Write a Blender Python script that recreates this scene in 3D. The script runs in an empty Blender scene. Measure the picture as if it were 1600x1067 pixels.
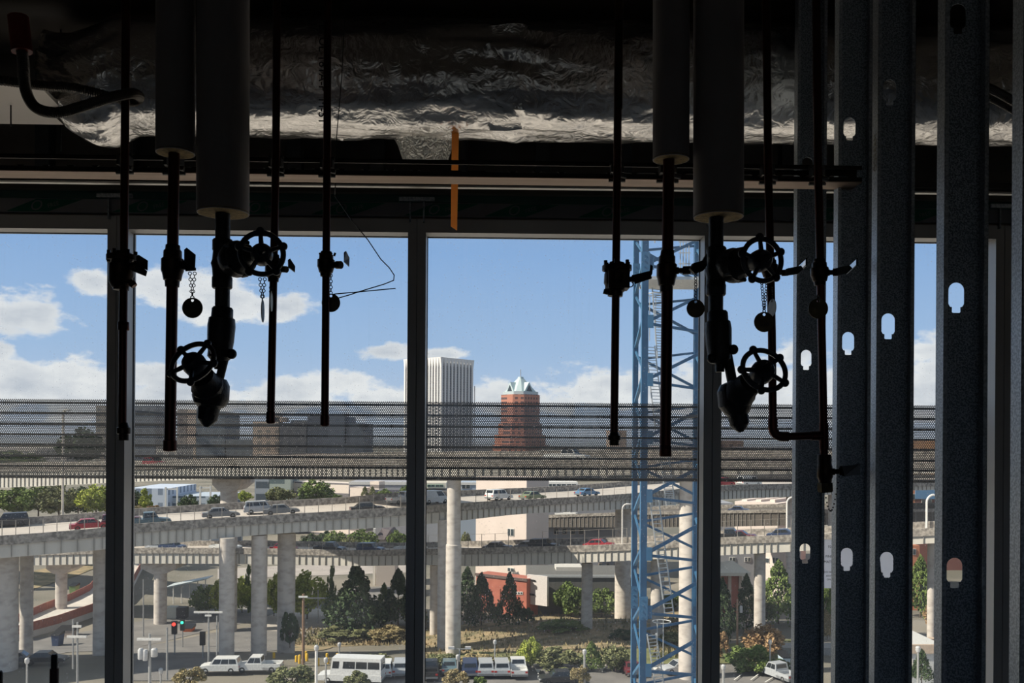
import bpy, bmesh, math, random
from mathutils import Vector, Matrix
random.seed(7)
SC = bpy.context.scene
COL = SC.collection
PI = math.pi

# ------------------------------------------------------------------ camera
F, HOR = 1400.0, 680.0
YAW, ROLL = math.radians(1.2), math.radians(0.36)
EYE = Vector((0, 0, 1.6))
_f = Vector((math.sin(YAW), math.cos(YAW), 0)); _r0 = Vector((math.cos(YAW), -math.sin(YAW), 0)); _u0 = Vector((0, 0, 1))
_r = _r0*math.cos(ROLL)+_u0*math.sin(ROLL); _u = _u0*math.cos(ROLL)-_r0*math.sin(ROLL)
cam = bpy.data.objects.new('camera', bpy.data.cameras.new('camera')); COL.objects.link(cam)
cam.matrix_world = Matrix(((_r.x, _u.x, -_f.x, EYE.x), (_r.y, _u.y, -_f.y, EYE.y), (_r.z, _u.z, -_f.z, EYE.z), (0, 0, 0, 1)))
cam.data.sensor_width = 36; cam.data.lens = 36*F/1600; cam.data.shift_y = (HOR-533.5)/1600
cam.data.clip_start = 0.05; cam.data.clip_end = 6000
SC.camera = cam
SC.view_settings.view_transform = 'Standard'; SC.view_settings.look = 'None'
SC.view_settings.exposure = 0.0; SC.view_settings.gamma = 1.0; SC.view_settings.use_curve_mapping = False
SC.cycles.max_bounces = 8; SC.cycles.transparent_max_bounces = 16; SC.cycles.caustics_reflective = False; SC.cycles.caustics_refractive = False
SC.cycles.use_denoising = True; SC.cycles.sample_clamp_indirect = 3.0

def D(px, py): return _f+_r*((px-800)/F)+_u*((HOR-py)/F)
def P(px, py, Y):
    """The world point on the plane y = Y seen at a photo pixel."""
    d = D(px, py); return EYE+d*(Y/d.y)
def az_el(px, py):
    d = D(px, py).normalized(); return math.atan2(d.x, d.y), math.asin(d.z)

# ------------------------------------------------------------------ sky and sun
def make_world():
    w = bpy.data.worlds.new('sky'); SC.world = w; w.use_nodes = True
    N, L = w.node_tree.nodes, w.node_tree.links; N.clear()
    def m(op, a, b=None, c=None):
        n = N.new('ShaderNodeMath'); n.operation = op
        for i, v in enumerate((a, b, c)):
            if v is None: continue
            if isinstance(v, (int, float)): n.inputs[i].default_value = v
            else: L.new(v, n.inputs[i])
        return n.outputs[0]
    tc = N.new('ShaderNodeTexCoord'); sx = N.new('ShaderNodeSeparateXYZ'); L.new(tc.outputs['Generated'], sx.inputs[0])
    u = m('ARCTAN2', sx.outputs[0], sx.outputs[1]); v = m('ARCSINE', sx.outputs[2])
    cb = N.new('ShaderNodeCombineXYZ'); L.new(m('MULTIPLY', u, 9.0), cb.inputs[0]); L.new(m('MULTIPLY', v, 17.0), cb.inputs[1])
    def noise(scale, detail, rough):
        n = N.new('ShaderNodeTexNoise'); n.inputs['Scale'].default_value = scale; n.inputs['Detail'].default_value = detail
        n.inputs['Roughness'].default_value = rough; L.new(cb.outputs[0], n.inputs['Vector']); return n.outputs[0]
    n1 = noise(1.6, 9, .58); n2 = noise(.9, 6, .55)
    ramp = N.new('ShaderNodeValToRGB'); cr = ramp.color_ramp
    L.new(m('MULTIPLY_ADD', v, 1.0, .1), ramp.inputs[0])
    cr.elements[0].position = 0.0; cr.elements[0].color = (.22, .23, .23, 1)
    cr.elements[1].position = 1.0; cr.elements[1].color = (.36, .42, .50, 1)
    for p, c in ((.085, (.25, .27, .28, 1)), (.10, (.60, .67, .78, 1)), (.135, (.50, .63, .83, 1)), (.19, (.39, .56, .82, 1)), (.30, (.27, .46, .79, 1)), (.55, (.36, .44, .55, 1))):
        e = cr.elements.new(p); e.color = c
    dens = None; hi = None
    blobs = [(28, 492, 85, 42), (150, 445, 38, 24), (245, 448, 70, 44), (345, 462, 130, 48), (430, 478, 90, 34), (600, 552, 56, 20), (-5, 548, 40, 18),
             (70, 605, 210, 58), (270, 612, 190, 52), (470, 618, 190, 40), (620, 625, 160, 30), (700, 556, 46, 16), (780, 625, 120, 38), (920, 612, 150, 46), (1080, 610, 150, 55),
             (1210, 612, 160, 68), (1460, 610, 210, 85), (1700, 600, 200, 70), (-200, 480, 160, 60), (-300, 610, 260, 60), (1900, 430, 200, 70), (1230, 560, 70, 22)]
    for px, py, rx, ry in blobs:
        a, e = az_el(px, py)
        du = m('MULTIPLY_ADD', u, F/rx, -a*F/rx); dv = m('MULTIPLY_ADD', v, F/ry, -e*F/ry)
        d = m('SUBTRACT', 1.0, m('SQRT', m('ADD', m('MULTIPLY', du, du), m('MULTIPLY', dv, dv))))
        dens = d if dens is None else m('MAXIMUM', dens, d)
    dens = m('MAXIMUM', dens, -1.0)
    dd = m('ADD', dens, m('MULTIPLY_ADD', n1, 3.0, -1.62))
    mr = N.new('ShaderNodeMapRange'); mr.interpolation_type = 'SMOOTHSTEP'; L.new(dd, mr.inputs[0]); mr.inputs[1].default_value = .0; mr.inputs[2].default_value = .42
    shade = m('ADD', m('MULTIPLY', dd, -.42), m('MULTIPLY_ADD', n2, 1.0, .12))
    cc = N.new('ShaderNodeValToRGB'); L.new(shade, cc.inputs[0])
    cc.color_ramp.elements[0].position = .12; cc.color_ramp.elements[0].color = (.60, .635, .70, 1)
    cc.color_ramp.elements[1].position = .52; cc.color_ramp.elements[1].color = (.93, .93, .93, 1)
    mx = N.new('ShaderNodeMix'); mx.data_type = 'RGBA'; L.new(m('MULTIPLY', mr.outputs[0], .93), mx.inputs[0]); L.new(ramp.outputs[0], mx.inputs[6]); L.new(cc.outputs[0], mx.inputs[7])
    bg = N.new('ShaderNodeBackground'); L.new(mx.outputs[2], bg.inputs[0]); bg.inputs[1].default_value = 1.0
    out = N.new('ShaderNodeOutputWorld'); L.new(bg.outputs[0], out.inputs[0])
make_world()
sun = bpy.data.objects.new('sun', bpy.data.lights.new('sun', 'SUN')); COL.objects.link(sun)
sun.data.energy = 7.6; sun.data.angle = math.radians(.6); sun.data.color = (1.0, .90, .76)
SUN_DIR = Vector((-.82, -.19, .66)).normalized()          # towards the sun: left of the view, a little behind the building
sun.rotation_euler = SUN_DIR.to_track_quat('Z', 'Y').to_euler(); sun.location = (-30, -20, 60)

# ------------------------------------------------------------------ materials
_M = {}
def mat(name, c1, rough=.6, metal=0.0, c2=None, scale=6.0, detail=4, bump=0.0, bscale=None, stretch=(1, 1, 1), lo=.35, hi=.65, island=0.0, spec=.5, emit=None):
    if name in _M: return _M[name]
    m = bpy.data.materials.new(name); m.use_nodes = True; N, L = m.node_tree.nodes, m.node_tree.links
    b = N['Principled BSDF']; b.inputs['Roughness'].default_value = rough; b.inputs['Metallic'].default_value = metal; b.inputs['Specular IOR Level'].default_value = spec
    tc = N.new('ShaderNodeTexCoord'); mp = N.new('ShaderNodeMapping'); L.new(tc.outputs['Object'], mp.inputs[0]); mp.inputs['Scale'].default_value = stretch
    nz = N.new('ShaderNodeTexNoise'); nz.inputs['Scale'].default_value = scale; nz.inputs['Detail'].default_value = detail; L.new(mp.outputs[0], nz.inputs['Vector'])
    r = N.new('ShaderNodeValToRGB'); L.new(nz.outputs[0], r.inputs[0])
    c2 = c2 or tuple(x*.8 for x in c1)
    r.color_ramp.elements[0].position = lo; r.color_ramp.elements[0].color = (*c2, 1); r.color_ramp.elements[1].position = hi; r.color_ramp.elements[1].color = (*c1, 1)
    col = r.outputs[0]
    if island:
        g = N.new('ShaderNodeNewGeometry'); h = N.new('ShaderNodeHueSaturation'); L.new(col, h.inputs['Color'])
        mr = N.new('ShaderNodeMapRange'); L.new(g.outputs['Random Per Island'], mr.inputs[0]); mr.inputs[3].default_value = 1-island; mr.inputs[4].default_value = 1+island
        L.new(mr.outputs[0], h.inputs['Value']); col = h.outputs[0]
    L.new(col, b.inputs['Base Color'])
    if bump:
        n2 = N.new('ShaderNodeTexNoise'); n2.inputs['Scale'].default_value = bscale or scale*4; n2.inputs['Detail'].default_value = 6; L.new(mp.outputs[0], n2.inputs['Vector'])
        bp = N.new('ShaderNodeBump'); bp.inputs['Strength'].default_value = bump; bp.inputs['Distance'].default_value = .02; L.new(n2.outputs[0], bp.inputs['Height']); L.new(bp.outputs[0], b.inputs['Normal'])
    if emit:
        b.inputs['Emission Color'].default_value = (*c1, 1); b.inputs['Emission Strength'].default_value = emit
    _M[name] = m; return m

def facade(name, wall, win, sx, sz, fx=.6, fz=.6, axis=None):
    """Wall with a regular grid of window openings in object space (pattern of one far facade)."""
    if name in _M: return _M[name]
    m = bpy.data.materials.new(name); m.use_nodes = True; N, L = m.node_tree.nodes, m.node_tree.links; b = N['Principled BSDF']
    def mm(op, a, v):
        n = N.new('ShaderNodeMath'); n.operation = op; L.new(a, n.inputs[0])
        if isinstance(v, (int, float)): n.inputs[1].default_value = v
        else: L.new(v, n.inputs[1])
        return n.outputs[0]
    tc = N.new('ShaderNodeTexCoord'); s = N.new('ShaderNodeSeparateXYZ'); L.new(tc.outputs['Object'], s.inputs[0])
    h = mm('ADD', s.outputs[0], s.outputs[1]) if axis is None else s.outputs[axis]
    a = mm('LESS_THAN', mm('WRAP' if False else 'FRACT', mm('MULTIPLY', h, 1/sx), 0), fx) if fx < 1 else None
    c = mm('LESS_THAN', mm('FRACT', mm('MULTIPLY', s.outputs[2], 1/sz), 0), fz)
    k = mm('MULTIPLY', a, c) if a is not None else c
    g = N.new('ShaderNodeNewGeometry'); sn = N.new('ShaderNodeSeparateXYZ'); L.new(g.outputs['Normal'], sn.inputs[0])
    k = mm('MULTIPLY', k, mm('LESS_THAN', sn.outputs[2], .5))
    mx = N.new('ShaderNodeMix'); mx.data_type = 'RGBA'; L.new(k, mx.inputs[0]); mx.inputs[6].default_value = (*wall, 1); mx.inputs[7].default_value = (*win, 1)
    L.new(mx.outputs[2], b.inputs['Base Color']); b.inputs['Roughness'].default_value = .6
    _M[name] = m; return m

concrete = mat('concrete', (.50, .46, .41), .9, c2=(.36, .33, .30), scale=.6, detail=8, stretch=(1, 1, .6))
concrete_pier = mat('concrete_pier', (.55, .50, .45), .9, c2=(.40, .36, .32), scale=.9, detail=10, stretch=(1, 1, 1.8), lo=.3, hi=.55)
parapet_m = mat('weathered_parapet', (.40, .365, .32), .95, c2=(.16, .145, .13), scale=2.2, detail=9, lo=.38, hi=.66)
girder_m = mat('girder_grey', (.58, .55, .49), .85, c2=(.50, .475, .425), scale=.35, detail=6)
road_m = mat('road_concrete', (.50, .45, .40), .9, c2=(.42, .38, .34), scale=.3)
asphalt = mat('asphalt', (.20, .19, .18), .95, c2=(.14, .135, .13), scale=.25, detail=6)
black_iron = mat('black_iron', (.018, .018, .020), .45, .3, c2=(.010, .010, .012), scale=30, bump=.15)
copper = mat('tarnished_copper', (.085, .026, .018), .40, .85, c2=(.038, .013, .010), scale=14, detail=6, stretch=(1, 1, .25))
bronze = mat('valve_bronze', (.04, .024, .013), .4, .8, c2=(.02, .012, .008), scale=25)
wheel_m = mat('painted_wheel', (.012, .018, .034), .35, .1, c2=(.008, .012, .022), scale=20)
jacket = mat('white_pipe_jacket', (.27, .25, .25), .75, c2=(.23, .21, .21), scale=5, bump=.05, bscale=60)
fiber = mat('fibreglass_core', (.34, .24, .10), .9, c2=(.18, .13, .06), scale=60, detail=6, bump=.4)
galv = mat('galvanized_steel', (.30, .34, .38), .34, .75, c2=(.20, .23, .265), scale=85, detail=2, lo=.45, hi=.55)
strut_m = mat('zinc_strut', (.50, .37, .28), .5, .4, c2=(.40, .29, .215), scale=9, stretch=(.15, 4, 4))
brass = mat('brass_tag', (.085, .066, .035), .38, .8, c2=(.05, .04, .024), scale=30)
chain_m = mat('dark_chain', (.03, .028, .025), .45, .7, scale=30)
alu = mat('grey_aluminium', (.46, .455, .45), .45, .25, c2=(.43, .425, .42), scale=3)
rubber = mat('black_gasket', (.012, .012, .013), .7)
dark_wall = mat('dark_wall', (.30, .27, .235), .9, c2=(.24, .215, .185), scale=2)

# ------------------------------------------------------------------ mesh builder
class MB:
    def __init__(self): self.v, self.f = [], []
    def add(self, vs, fs):
        o = len(self.v); self.v += [Vector(x) for x in vs]; self.f += [tuple(i+o for i in f) for f in fs]; return self
    def hexa(self, p):                       # 8 points, bottom four then top four, both anticlockwise
        return self.add(p, [(3, 2, 1, 0), (4, 5, 6, 7), (0, 1, 5, 4), (1, 2, 6, 5), (2, 3, 7, 6), (3, 0, 4, 7)])
    def box(self, a, b):
        x0, x1 = sorted((a[0], b[0])); y0, y1 = sorted((a[1], b[1])); z0, z1 = sorted((a[2], b[2]))
        return self.hexa([(x0, y0, z0), (x1, y0, z0), (x1, y1, z0), (x0, y1, z0), (x0, y0, z1), (x1, y0, z1), (x1, y1, z1), (x0, y1, z1)])
    def bar(self, a, b, w, d=None, up=Vector((0, 0, 1))):   # rectangular bar from a to b
        a, b = Vector(a), Vector(b); d = d or w; t = (b-a).normalized()
        if abs(t.dot(up)) > .98: up = Vector((0, 1, 0))
        s = t.cross(up).normalized()*w/2; q = t.cross(s).normalized()*d/2
        return self.hexa([a-s-q, a+s-q, b+s-q, b-s-q, a-s+q, a+s+q, b+s+q, b-s+q])
    def tube(self, pts, r, n=12, caps=True):
        pts = [Vector(p) for p in pts]; rs = r if isinstance(r, (list, tuple)) else [r]*len(pts)
        t0 = (pts[1]-pts[0]).normalized(); a = t0.orthogonal().normalized(); rings = []
        for i, p in enumerate(pts):
            t = (pts[min(i+1, len(pts)-1)]-pts[max(i-1, 0)])
            t = t.normalized() if t.length > 1e-9 else t0
            a = (a-t*a.dot(t)); a = a.normalized() if a.length > 1e-6 else t.orthogonal().normalized(); b = t.cross(a)
            rings.append([p+(a*math.cos(2*PI*k/n)+b*math.sin(2*PI*k/n))*rs[i] for k in range(n)])
        vs = [x for q in rings for x in q]; m = len(rings)
        fs = [(i*n+k, i*n+(k+1) % n, (i+1)*n+(k+1) % n, (i+1)*n+k) for i in range(m-1) for k in range(n)]
        if caps: fs += [tuple(reversed(range(n))), tuple(range((m-1)*n, m*n))]
        return self.add(vs, fs)
    def lathe(self, a, b, prof, n=20):       # prof: (t along a->b, radius)
        a, b = Vector(a), Vector(b); t = (b-a).normalized(); u = t.orthogonal().normalized(); w = t.cross(u); m = len(prof)
        vs = [a+(b-a)*s+(u*math.cos(2*PI*k/n)+w*math.sin(2*PI*k/n))*max(r, 1e-4) for s, r in prof for k in range(n)]
        fs = [(i*n+k, i*n+(k+1) % n, (i+1)*n+(k+1) % n, (i+1)*n+k) for i in range(m-1) for k in range(n)]
        fs += [tuple(reversed(range(n))), tuple(range((m-1)*n, m*n))]
        return self.add(vs, fs)
    def torus(self, c, nrm, R, r, n=28, k=8, sx=1.0):
        c, t = Vector(c), Vector(nrm).normalized(); u = t.orthogonal().normalized(); w = t.cross(u); vs, fs = [], []
        for i in range(n):
            d = u*math.cos(2*PI*i/n)+w*math.sin(2*PI*i/n)*sx
            for j in range(k): vs.append(c+d*(R+r*math.cos(2*PI*j/k))+t*r*math.sin(2*PI*j/k))
        for i in range(n):
            for j in range(k): fs.append((i*k+j, ((i+1) % n)*k+j, ((i+1) % n)*k+(j+1) % k, i*k+(j+1) % k))
        return self.add(vs, fs)
    def ball(self, c, rx, ry=None, rz=None, n=10, m=7):
        ry = ry or rx; rz = rz or rx; c = Vector(c); vs = [c+Vector((0, 0, -rz))]; fs = []
        for i in range(1, m):
            p = -PI/2+PI*i/m
            vs += [c+Vector((rx*math.cos(p)*math.cos(2*PI*k/n), ry*math.cos(p)*math.sin(2*PI*k/n), rz*math.sin(p))) for k in range(n)]
        vs.append(c+Vector((0, 0, rz))); T = len(vs)-1
        for k in range(n):
            fs.append((0, 1+(k+1) % n, 1+k)); fs.append((T, T-n+k, T-n+(k+1) % n))
            for i in range(m-2): fs.append((1+i*n+k, 1+i*n+(k+1) % n, 1+(i+1)*n+(k+1) % n, 1+(i+1)*n+k))
        return self.add(vs, fs)
    def prism(self, poly, off):              # polygon extruded by the vector off
        off = Vector(off); n = len(poly); p = [Vector(x) for x in poly]
        return self.add(p+[x+off for x in p], [tuple(reversed(range(n))), tuple(range(n, 2*n))]+[(i, (i+1) % n, n+(i+1) % n, n+i) for i in range(n)])
    def holed(self, loops, off):             # flat sheet with holes, given thickness by the vector off
        bm = bmesh.new(); off = Vector(off); es = []
        for lp in loops:
            vs = [bm.verts.new(p) for p in lp]; es += [bm.edges.new((vs[i], vs[(i+1) % len(vs)])) for i in range(len(vs))]
        bmesh.ops.triangle_fill(bm, use_beauty=True, edges=es)
        r = bmesh.ops.extrude_face_region(bm, geom=bm.faces[:])
        bmesh.ops.translate(bm, vec=off, verts=[g for g in r['geom'] if isinstance(g, bmesh.types.BMVert)])
        bm.verts.index_update(); self.add([v.co.copy() for v in bm.verts], [tuple(v.index for v in f.verts) for f in bm.faces]); bm.free(); return self
    def build(self, name, m, parent=None, smooth=None, origin=None):
        me = bpy.data.meshes.new(name); o = bpy.data.objects.new(name, me); COL.objects.link(o)
        if parent is not None:
            og = world_loc(parent); o.parent = parent
        else:
            if origin is None:
                xs = [v.x for v in self.v]; ys = [v.y for v in self.v]; zs = [v.z for v in self.v]
                origin = Vector(((min(xs)+max(xs))/2, (min(ys)+max(ys))/2, min(zs)))
            og = Vector(origin); o.location = og; _LOC[o.name] = og
        me.from_pydata([v-og for v in self.v], [], self.f)
        bm = bmesh.new(); bm.from_mesh(me); bmesh.ops.recalc_face_normals(bm, faces=bm.faces[:]); bm.to_mesh(me); bm.free()
        me.materials.append(m)
        if smooth:
            me.polygons.foreach_set('use_smooth', [True]*len(me.polygons)); me.set_sharp_from_angle(angle=math.radians(smooth))
        return o
_LOC = {}
def world_loc(o):
    if o.parent is None: return _LOC.get(o.name, Vector(o.location))
    return world_loc(o.parent)
def tag(o, label, cat, group=None, kind=None):
    o['label'] = label; o['category'] = cat
    if group: o['group'] = group
    if kind: o['kind'] = kind
    return o
def thing(name, loc, label, cat, group=None):
    o = bpy.data.objects.new(name, None); COL.objects.link(o); o.location = loc; o.empty_display_size = .1; _LOC[o.name] = Vector(loc)
    return tag(o, label, cat, group)
def struct(o):
    o['kind'] = 'structure'; return o
def copy_tree(o, parent=None):
    c = o.copy(); COL.objects.link(c); c.parent = parent
    for ch in [x for x in o.children]: copy_tree(ch, c)
    return c
def lettering(text, size, mtx, m, parent, name='lettering', extrude=.0005, align='LEFT', shear=0):
    cu = bpy.data.curves.new('text', 'FONT'); cu.body = text; cu.size = size; cu.extrude = extrude; cu.align_x = align; cu.shear = shear; cu.resolution_u = 3
    fo = bpy.data.objects.new('text', cu); me = bpy.data.meshes.new_from_object(fo); bpy.data.objects.remove(fo); bpy.data.curves.remove(cu)
    o = bpy.data.objects.new(name, me); COL.objects.link(o); me.materials.clear(); me.materials.append(m)
    if parent is not None:
        o.parent = parent; mtx = Matrix.Translation(-world_loc(parent)) @ mtx
    o.matrix_basis = mtx; return o
def facing(loc, right=(1, 0, 0), up=(0, 0, 1)):           # text frame: x along right, y along up
    r = Vector(right).normalized(); u = Vector(up).normalized(); n = r.cross(u)
    return Matrix(((r.x, u.x, n.x, loc[0]), (r.y, u.y, n.y, loc[1]), (r.z, u.z, n.z, loc[2]), (0, 0, 0, 1)))

# ================================================================== ROOM SHELL
YW = 4.6                                        # inner face of the window frames
mull_x = [P(p, 700, YW).x for p in (180, 649.5, 1113, 1568)]
step = (mull_x[3]-mull_x[0])/3
EX = [mull_x[0]-step]+mull_x+[mull_x[3]+step]
Z_HEAD = P(640, 363, YW).z; Z_HTOP = P(640, 342, YW).z; Z_SILL = .10
XL, XR, YB, ZC = EX[0]-.02, EX[-1]+.02, -7.0, 4.3
floor_m = mat('concrete_slab', (.40, .365, .33), .8, c2=(.31, .285, .26), scale=1.5, detail=8)
ceil_m = mat('sprayed_ceiling', (.14, .13, .12), .95, c2=(.09, .08, .075), scale=4, bump=.4)
struct(MB().box((XL-.2, YB-.2, -.25), (XR+.2, YW+.25, 0)).build('floor', floor_m))
struct(MB().box((XL-.2, YB-.2, ZC), (XR+.2, YW+.25, ZC+.25)).build('ceiling', ceil_m))
struct(MB().box((XL-.2, YB, 0), (XL, YW+.2, ZC)).build('wall_left', dark_wall))
struct(MB().box((XR, YB, 0), (XR+.2, YW+.2, ZC)).build('wall_right', dark_wall))
bw = MB(); BX0, BX1, BZ0, BZ1 = -3.2, 3.4, 1.1, 2.2
bw.box((XL-.2, YB-.2, 0), (BX0, YB, ZC)); bw.box((BX1, YB-.2, 0), (XR+.2, YB, ZC)); bw.box((BX0, YB-.2, 0), (BX1, YB, BZ0)); bw.box((BX0, YB-.2, BZ1), (BX1, YB, ZC))
struct(bw.build('wall_back', dark_wall))
# front wall above and below the glazing
zs1 = P(640, 306, YW+.0).z; zs2 = P(640, 292, YW-.05).z
wf = MB(); wf.box((XL, YW+.02, Z_HTOP), (XR, YW+.25, ZC)); wf.box((XL, YW-.02, 0), (XR, YW+.25, Z_SILL))
struct(wf.build('wall_front', dark_wall))
wrap = mat('grey_sheathing_wrap', (.24, .24, .25), .8, c2=(.21, .21, .22), scale=4)
wrap_b = MB(); wrap_b.box((XL, YW-.004, Z_HTOP+.012), (XR, YW+.02, zs1-.035))
wrap_o = struct(wrap_b.build('trim_1', wrap))
struct(MB().box((XL, YW-.012, zs1-.035), (XR, YW+.02, zs1+.002)).build('trim_2', mat('green_membrane', (.03, .10, .085), .6)))
struct(MB().box((XL, YW-.05, zs1+.002), (XR, YW+.02, zs2)).build('trim_3', mat('board_edge', (.13, .115, .085), .9, scale=3)))
struct(MB().box((XL, YW-.07, zs2+.022), (XR, YW+.02, zs2+.05)).build('trim_4', mat('recess_board', (.11, .095, .08), .9)))
struct(MB().box((XL, 4.20, P(640, 291.5, 4.2).z), (XR, 4.23, P(640, 288.5, 4.2).z)).build('trim_5', mat('bright_angle', (.75, .72, .66), .35, .3)))
green_ink = mat('green_ink', (.006, .13, .08), .7); grey_ink = mat('grey_ink', (.24, .24, .25), .7)
zc = (Z_HTOP+.012+zs1-.035)/2; hh = (zs1-.035)-(Z_HTOP+.012)
for px in (-75, 70, 235, 410, 545, 690, 815, 960, 1140, 1290, 1430):
    x = P(px, 322, YW).x
    mm_ = MB(); mm_.prism([(x-.19, YW-.006, zc-hh*.44), (x+.02, YW-.006, zc-hh*.44), (x+.19, YW-.006, zc+hh*.44), (x-.04, YW-.006, zc+hh*.44)], (0, .002, 0)); mm_.build('printed_mark', green_ink, wrap_o)
    lettering('O', hh*1.05, facing((x-.075, YW-.0075, zc-hh*.36)), grey_ink, wrap_o, shear=.3)
    lettering('FREE', hh*.42, facing((x+.02, YW-.0075, zc-hh*.20), right=(1, 0, .35), up=(-.2, 0, 1)), grey_ink, wrap_o)

# recessed wall bays with studs and boards above the ceiling line (seen under the duct)
for i in range(14):
    x = XL+.35+i*.42
    struct(MB().box((x-.035, YW-.05, zs2+.05), (x+.035, YW+.02, ZC)).build('trim_%d' % (20+i), mat('recess_stud', (.14, .14, .14), .6)))

# ------------------------------------------------------------------ windows (unitised frames, a seam between neighbours)
def glass_material():
    m = bpy.data.materials.new('dusty_glass'); m.use_nodes = True; N, L = m.node_tree.nodes, m.node_tree.links; N.clear()
    tr = N.new('ShaderNodeBsdfTransparent'); tr.inputs[0].default_value = (.955, .968, .965, 1)
    gl = N.new('ShaderNodeBsdfGlossy'); gl.inputs['Roughness'].default_value = .02
    df = N.new('ShaderNodeBsdfTranslucent'); df.inputs[0].default_value = (.85, .85, .85, 1)
    tc = N.new('ShaderNodeTexCoord'); vo = N.new('ShaderNodeTexVoronoi'); vo.inputs['Scale'].default_value = 48; L.new(tc.outputs['Object'], vo.inputs['Vector'])
    nz = N.new('ShaderNodeTexNoise'); nz.inputs['Scale'].default_value = 2.2; nz.inputs['Detail'].default_value = 5; L.new(tc.outputs['Object'], nz.inputs['Vector'])
    mp = N.new('ShaderNodeMapping'); mp.inputs['Scale'].default_value = (60, 60, 1.5); L.new(tc.outputs['Object'], mp.inputs[0])
    st = N.new('ShaderNodeTexNoise'); st.inputs['Scale'].default_value = 1; L.new(mp.outputs[0], st.inputs['Vector'])
    def mm(op, a, b):
        n = N.new('ShaderNodeMath'); n.operation = op
        for i, q in enumerate((a, b)):
            if isinstance(q, (int, float)): n.inputs[i].default_value = q
            else: L.new(q, n.inputs[i])
        return n.outputs[0]
    speck = mm('MULTIPLY', mm('LESS_THAN', vo.outputs['Distance'], .10), mm('GREATER_THAN', nz.outputs[0], .46))
    film = mm('ADD', mm('MULTIPLY', nz.outputs[0], .07), mm('MULTIPLY', mm('GREATER_THAN', st.outputs[0], .64), .010))
    fac = mm('MINIMUM', mm('ADD', film, mm('MULTIPLY', speck, .38)), 1.0)
    a = N.new('ShaderNodeMixShader'); L.new(fac, a.inputs[0]); L.new(tr.outputs[0], a.inputs[1]); L.new(df.outputs[0], a.inputs[2])
    fr = N.new('ShaderNodeLayerWeight'); fr.inputs[0].default_value = .5; refl = mm('MULTIPLY_ADD' if False else 'ADD', mm('MULTIPLY', mm('POWER', fr.outputs['Facing'], 5.0), .45), .018)
    b = N.new('ShaderNodeMixShader'); L.new(refl, b.inputs[0]); L.new(a.outputs[0], b.inputs[1]); L.new(gl.outputs[0], b.inputs[2])
    o = N.new('ShaderNodeOutputMaterial'); L.new(b.outputs[0], o.inputs[0]); return m
glass_m = glass_material()
JW = .046; DEP = .135; seam = .0015
for i in range(5):
    x0, x1 = EX[i], EX[i+1]; b = MB()
    b.box((x0+seam, YW, Z_SILL), (x0+JW, YW+DEP, Z_HTOP)); b.box((x1-JW, YW, Z_SILL), (x1-seam, YW+DEP, Z_HTOP))
    b.box((x0+JW, YW, Z_HEAD), (x1-JW, YW+DEP, Z_HTOP)); b.box((x0+JW, YW, Z_SILL), (x1-JW, YW+DEP, Z_SILL+.07))
    w = struct(b.build('window_%d' % (i+1), alu))
    g = MB(); g.box((x0+JW-.004, YW+DEP-.03, Z_SILL+.066), (x1-JW+.004, YW+DEP-.022, Z_HEAD+.004)); go = g.build('glass_pane', glass_m, w)
    k = MB(); e = .003
    for a_, c_ in (((x0+JW, Z_SILL+.07), (x0+JW+e, Z_HEAD)), ((x1-JW-e, Z_SILL+.07), (x1-JW, Z_HEAD)), ((x0+JW, Z_HEAD-e), (x1-JW, Z_HEAD))):
        k.box((a_[0], YW+DEP-.034, a_[1]), (c_[0], YW+DEP-.018, c_[1]))
    k.build('gasket', rubber, w)
    if i < 4:                                    # clip plates and anchors at the mullion heads
        cl = MB(); xm = EX[i+1]
        for s in (-1, 1): cl.box((xm+s*.035-.004, YW-.02, Z_HTOP-.02), (xm+s*.035+.004, YW+.01, Z_HTOP+.10))
        cl.box((xm-.09, YW-.03, Z_HTOP+.085), (xm+.09, YW-.016, Z_HTOP+.105)); cl.build('anchor_clip', galv, w)

fw = MB()
for x in (BX0, (BX0+BX1)/2, BX1): fw.box((x-.04, YB-.15, BZ0), (x+.04, YB-.04, BZ1))
fw.box((BX0, YB-.15, BZ0), (BX1, YB-.04, BZ0+.05)); fw.box((BX0, YB-.15, BZ1-.05), (BX1, YB-.04, BZ1)); wb = struct(fw.build('window_6', alu))  # added window behind the camera, fills the camera-facing surfaces with daylight
MB().box((BX0+.02, YB-.10, BZ0+.02), (BX1-.02, YB-.092, BZ1-.02)).build('glass_pane', glass_m, wb)  # pane of the added fill window behind the camera
# white soffit board beside the duct, lit by the window
s_z = 2.97; s0, s1 = P(58, 140, 3.56), P(120, 208, 4.03)
struct(MB().prism([(XL, 3.56, s_z), (s0.x, 3.56, s_z), (s1.x, 4.03, s_z), (XL, 4.03, s_z)], (0, 0, .015)).build('trim_50', mat('white_soffit', (.90, .84, .78), .8, c2=(.86, .80, .74), scale=3)))
def hanger(px, py0, py1, Y, label):
    t = MB().tube([P(px+3, py0, Y), P(px+3, py1, Y)], .003, 6)
    return tag(t.build('hanger_rod', black_iron, origin=P(px, py0, Y)), label, 'rod')
hanger(14, 143, 197, 3.8, 'thin dark threaded rod hanging below the white soffit at the far left')
hanger(92, -420, 236, 4.1, 'thin dark hanger rod beside the tapered end of the foil duct')

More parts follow.
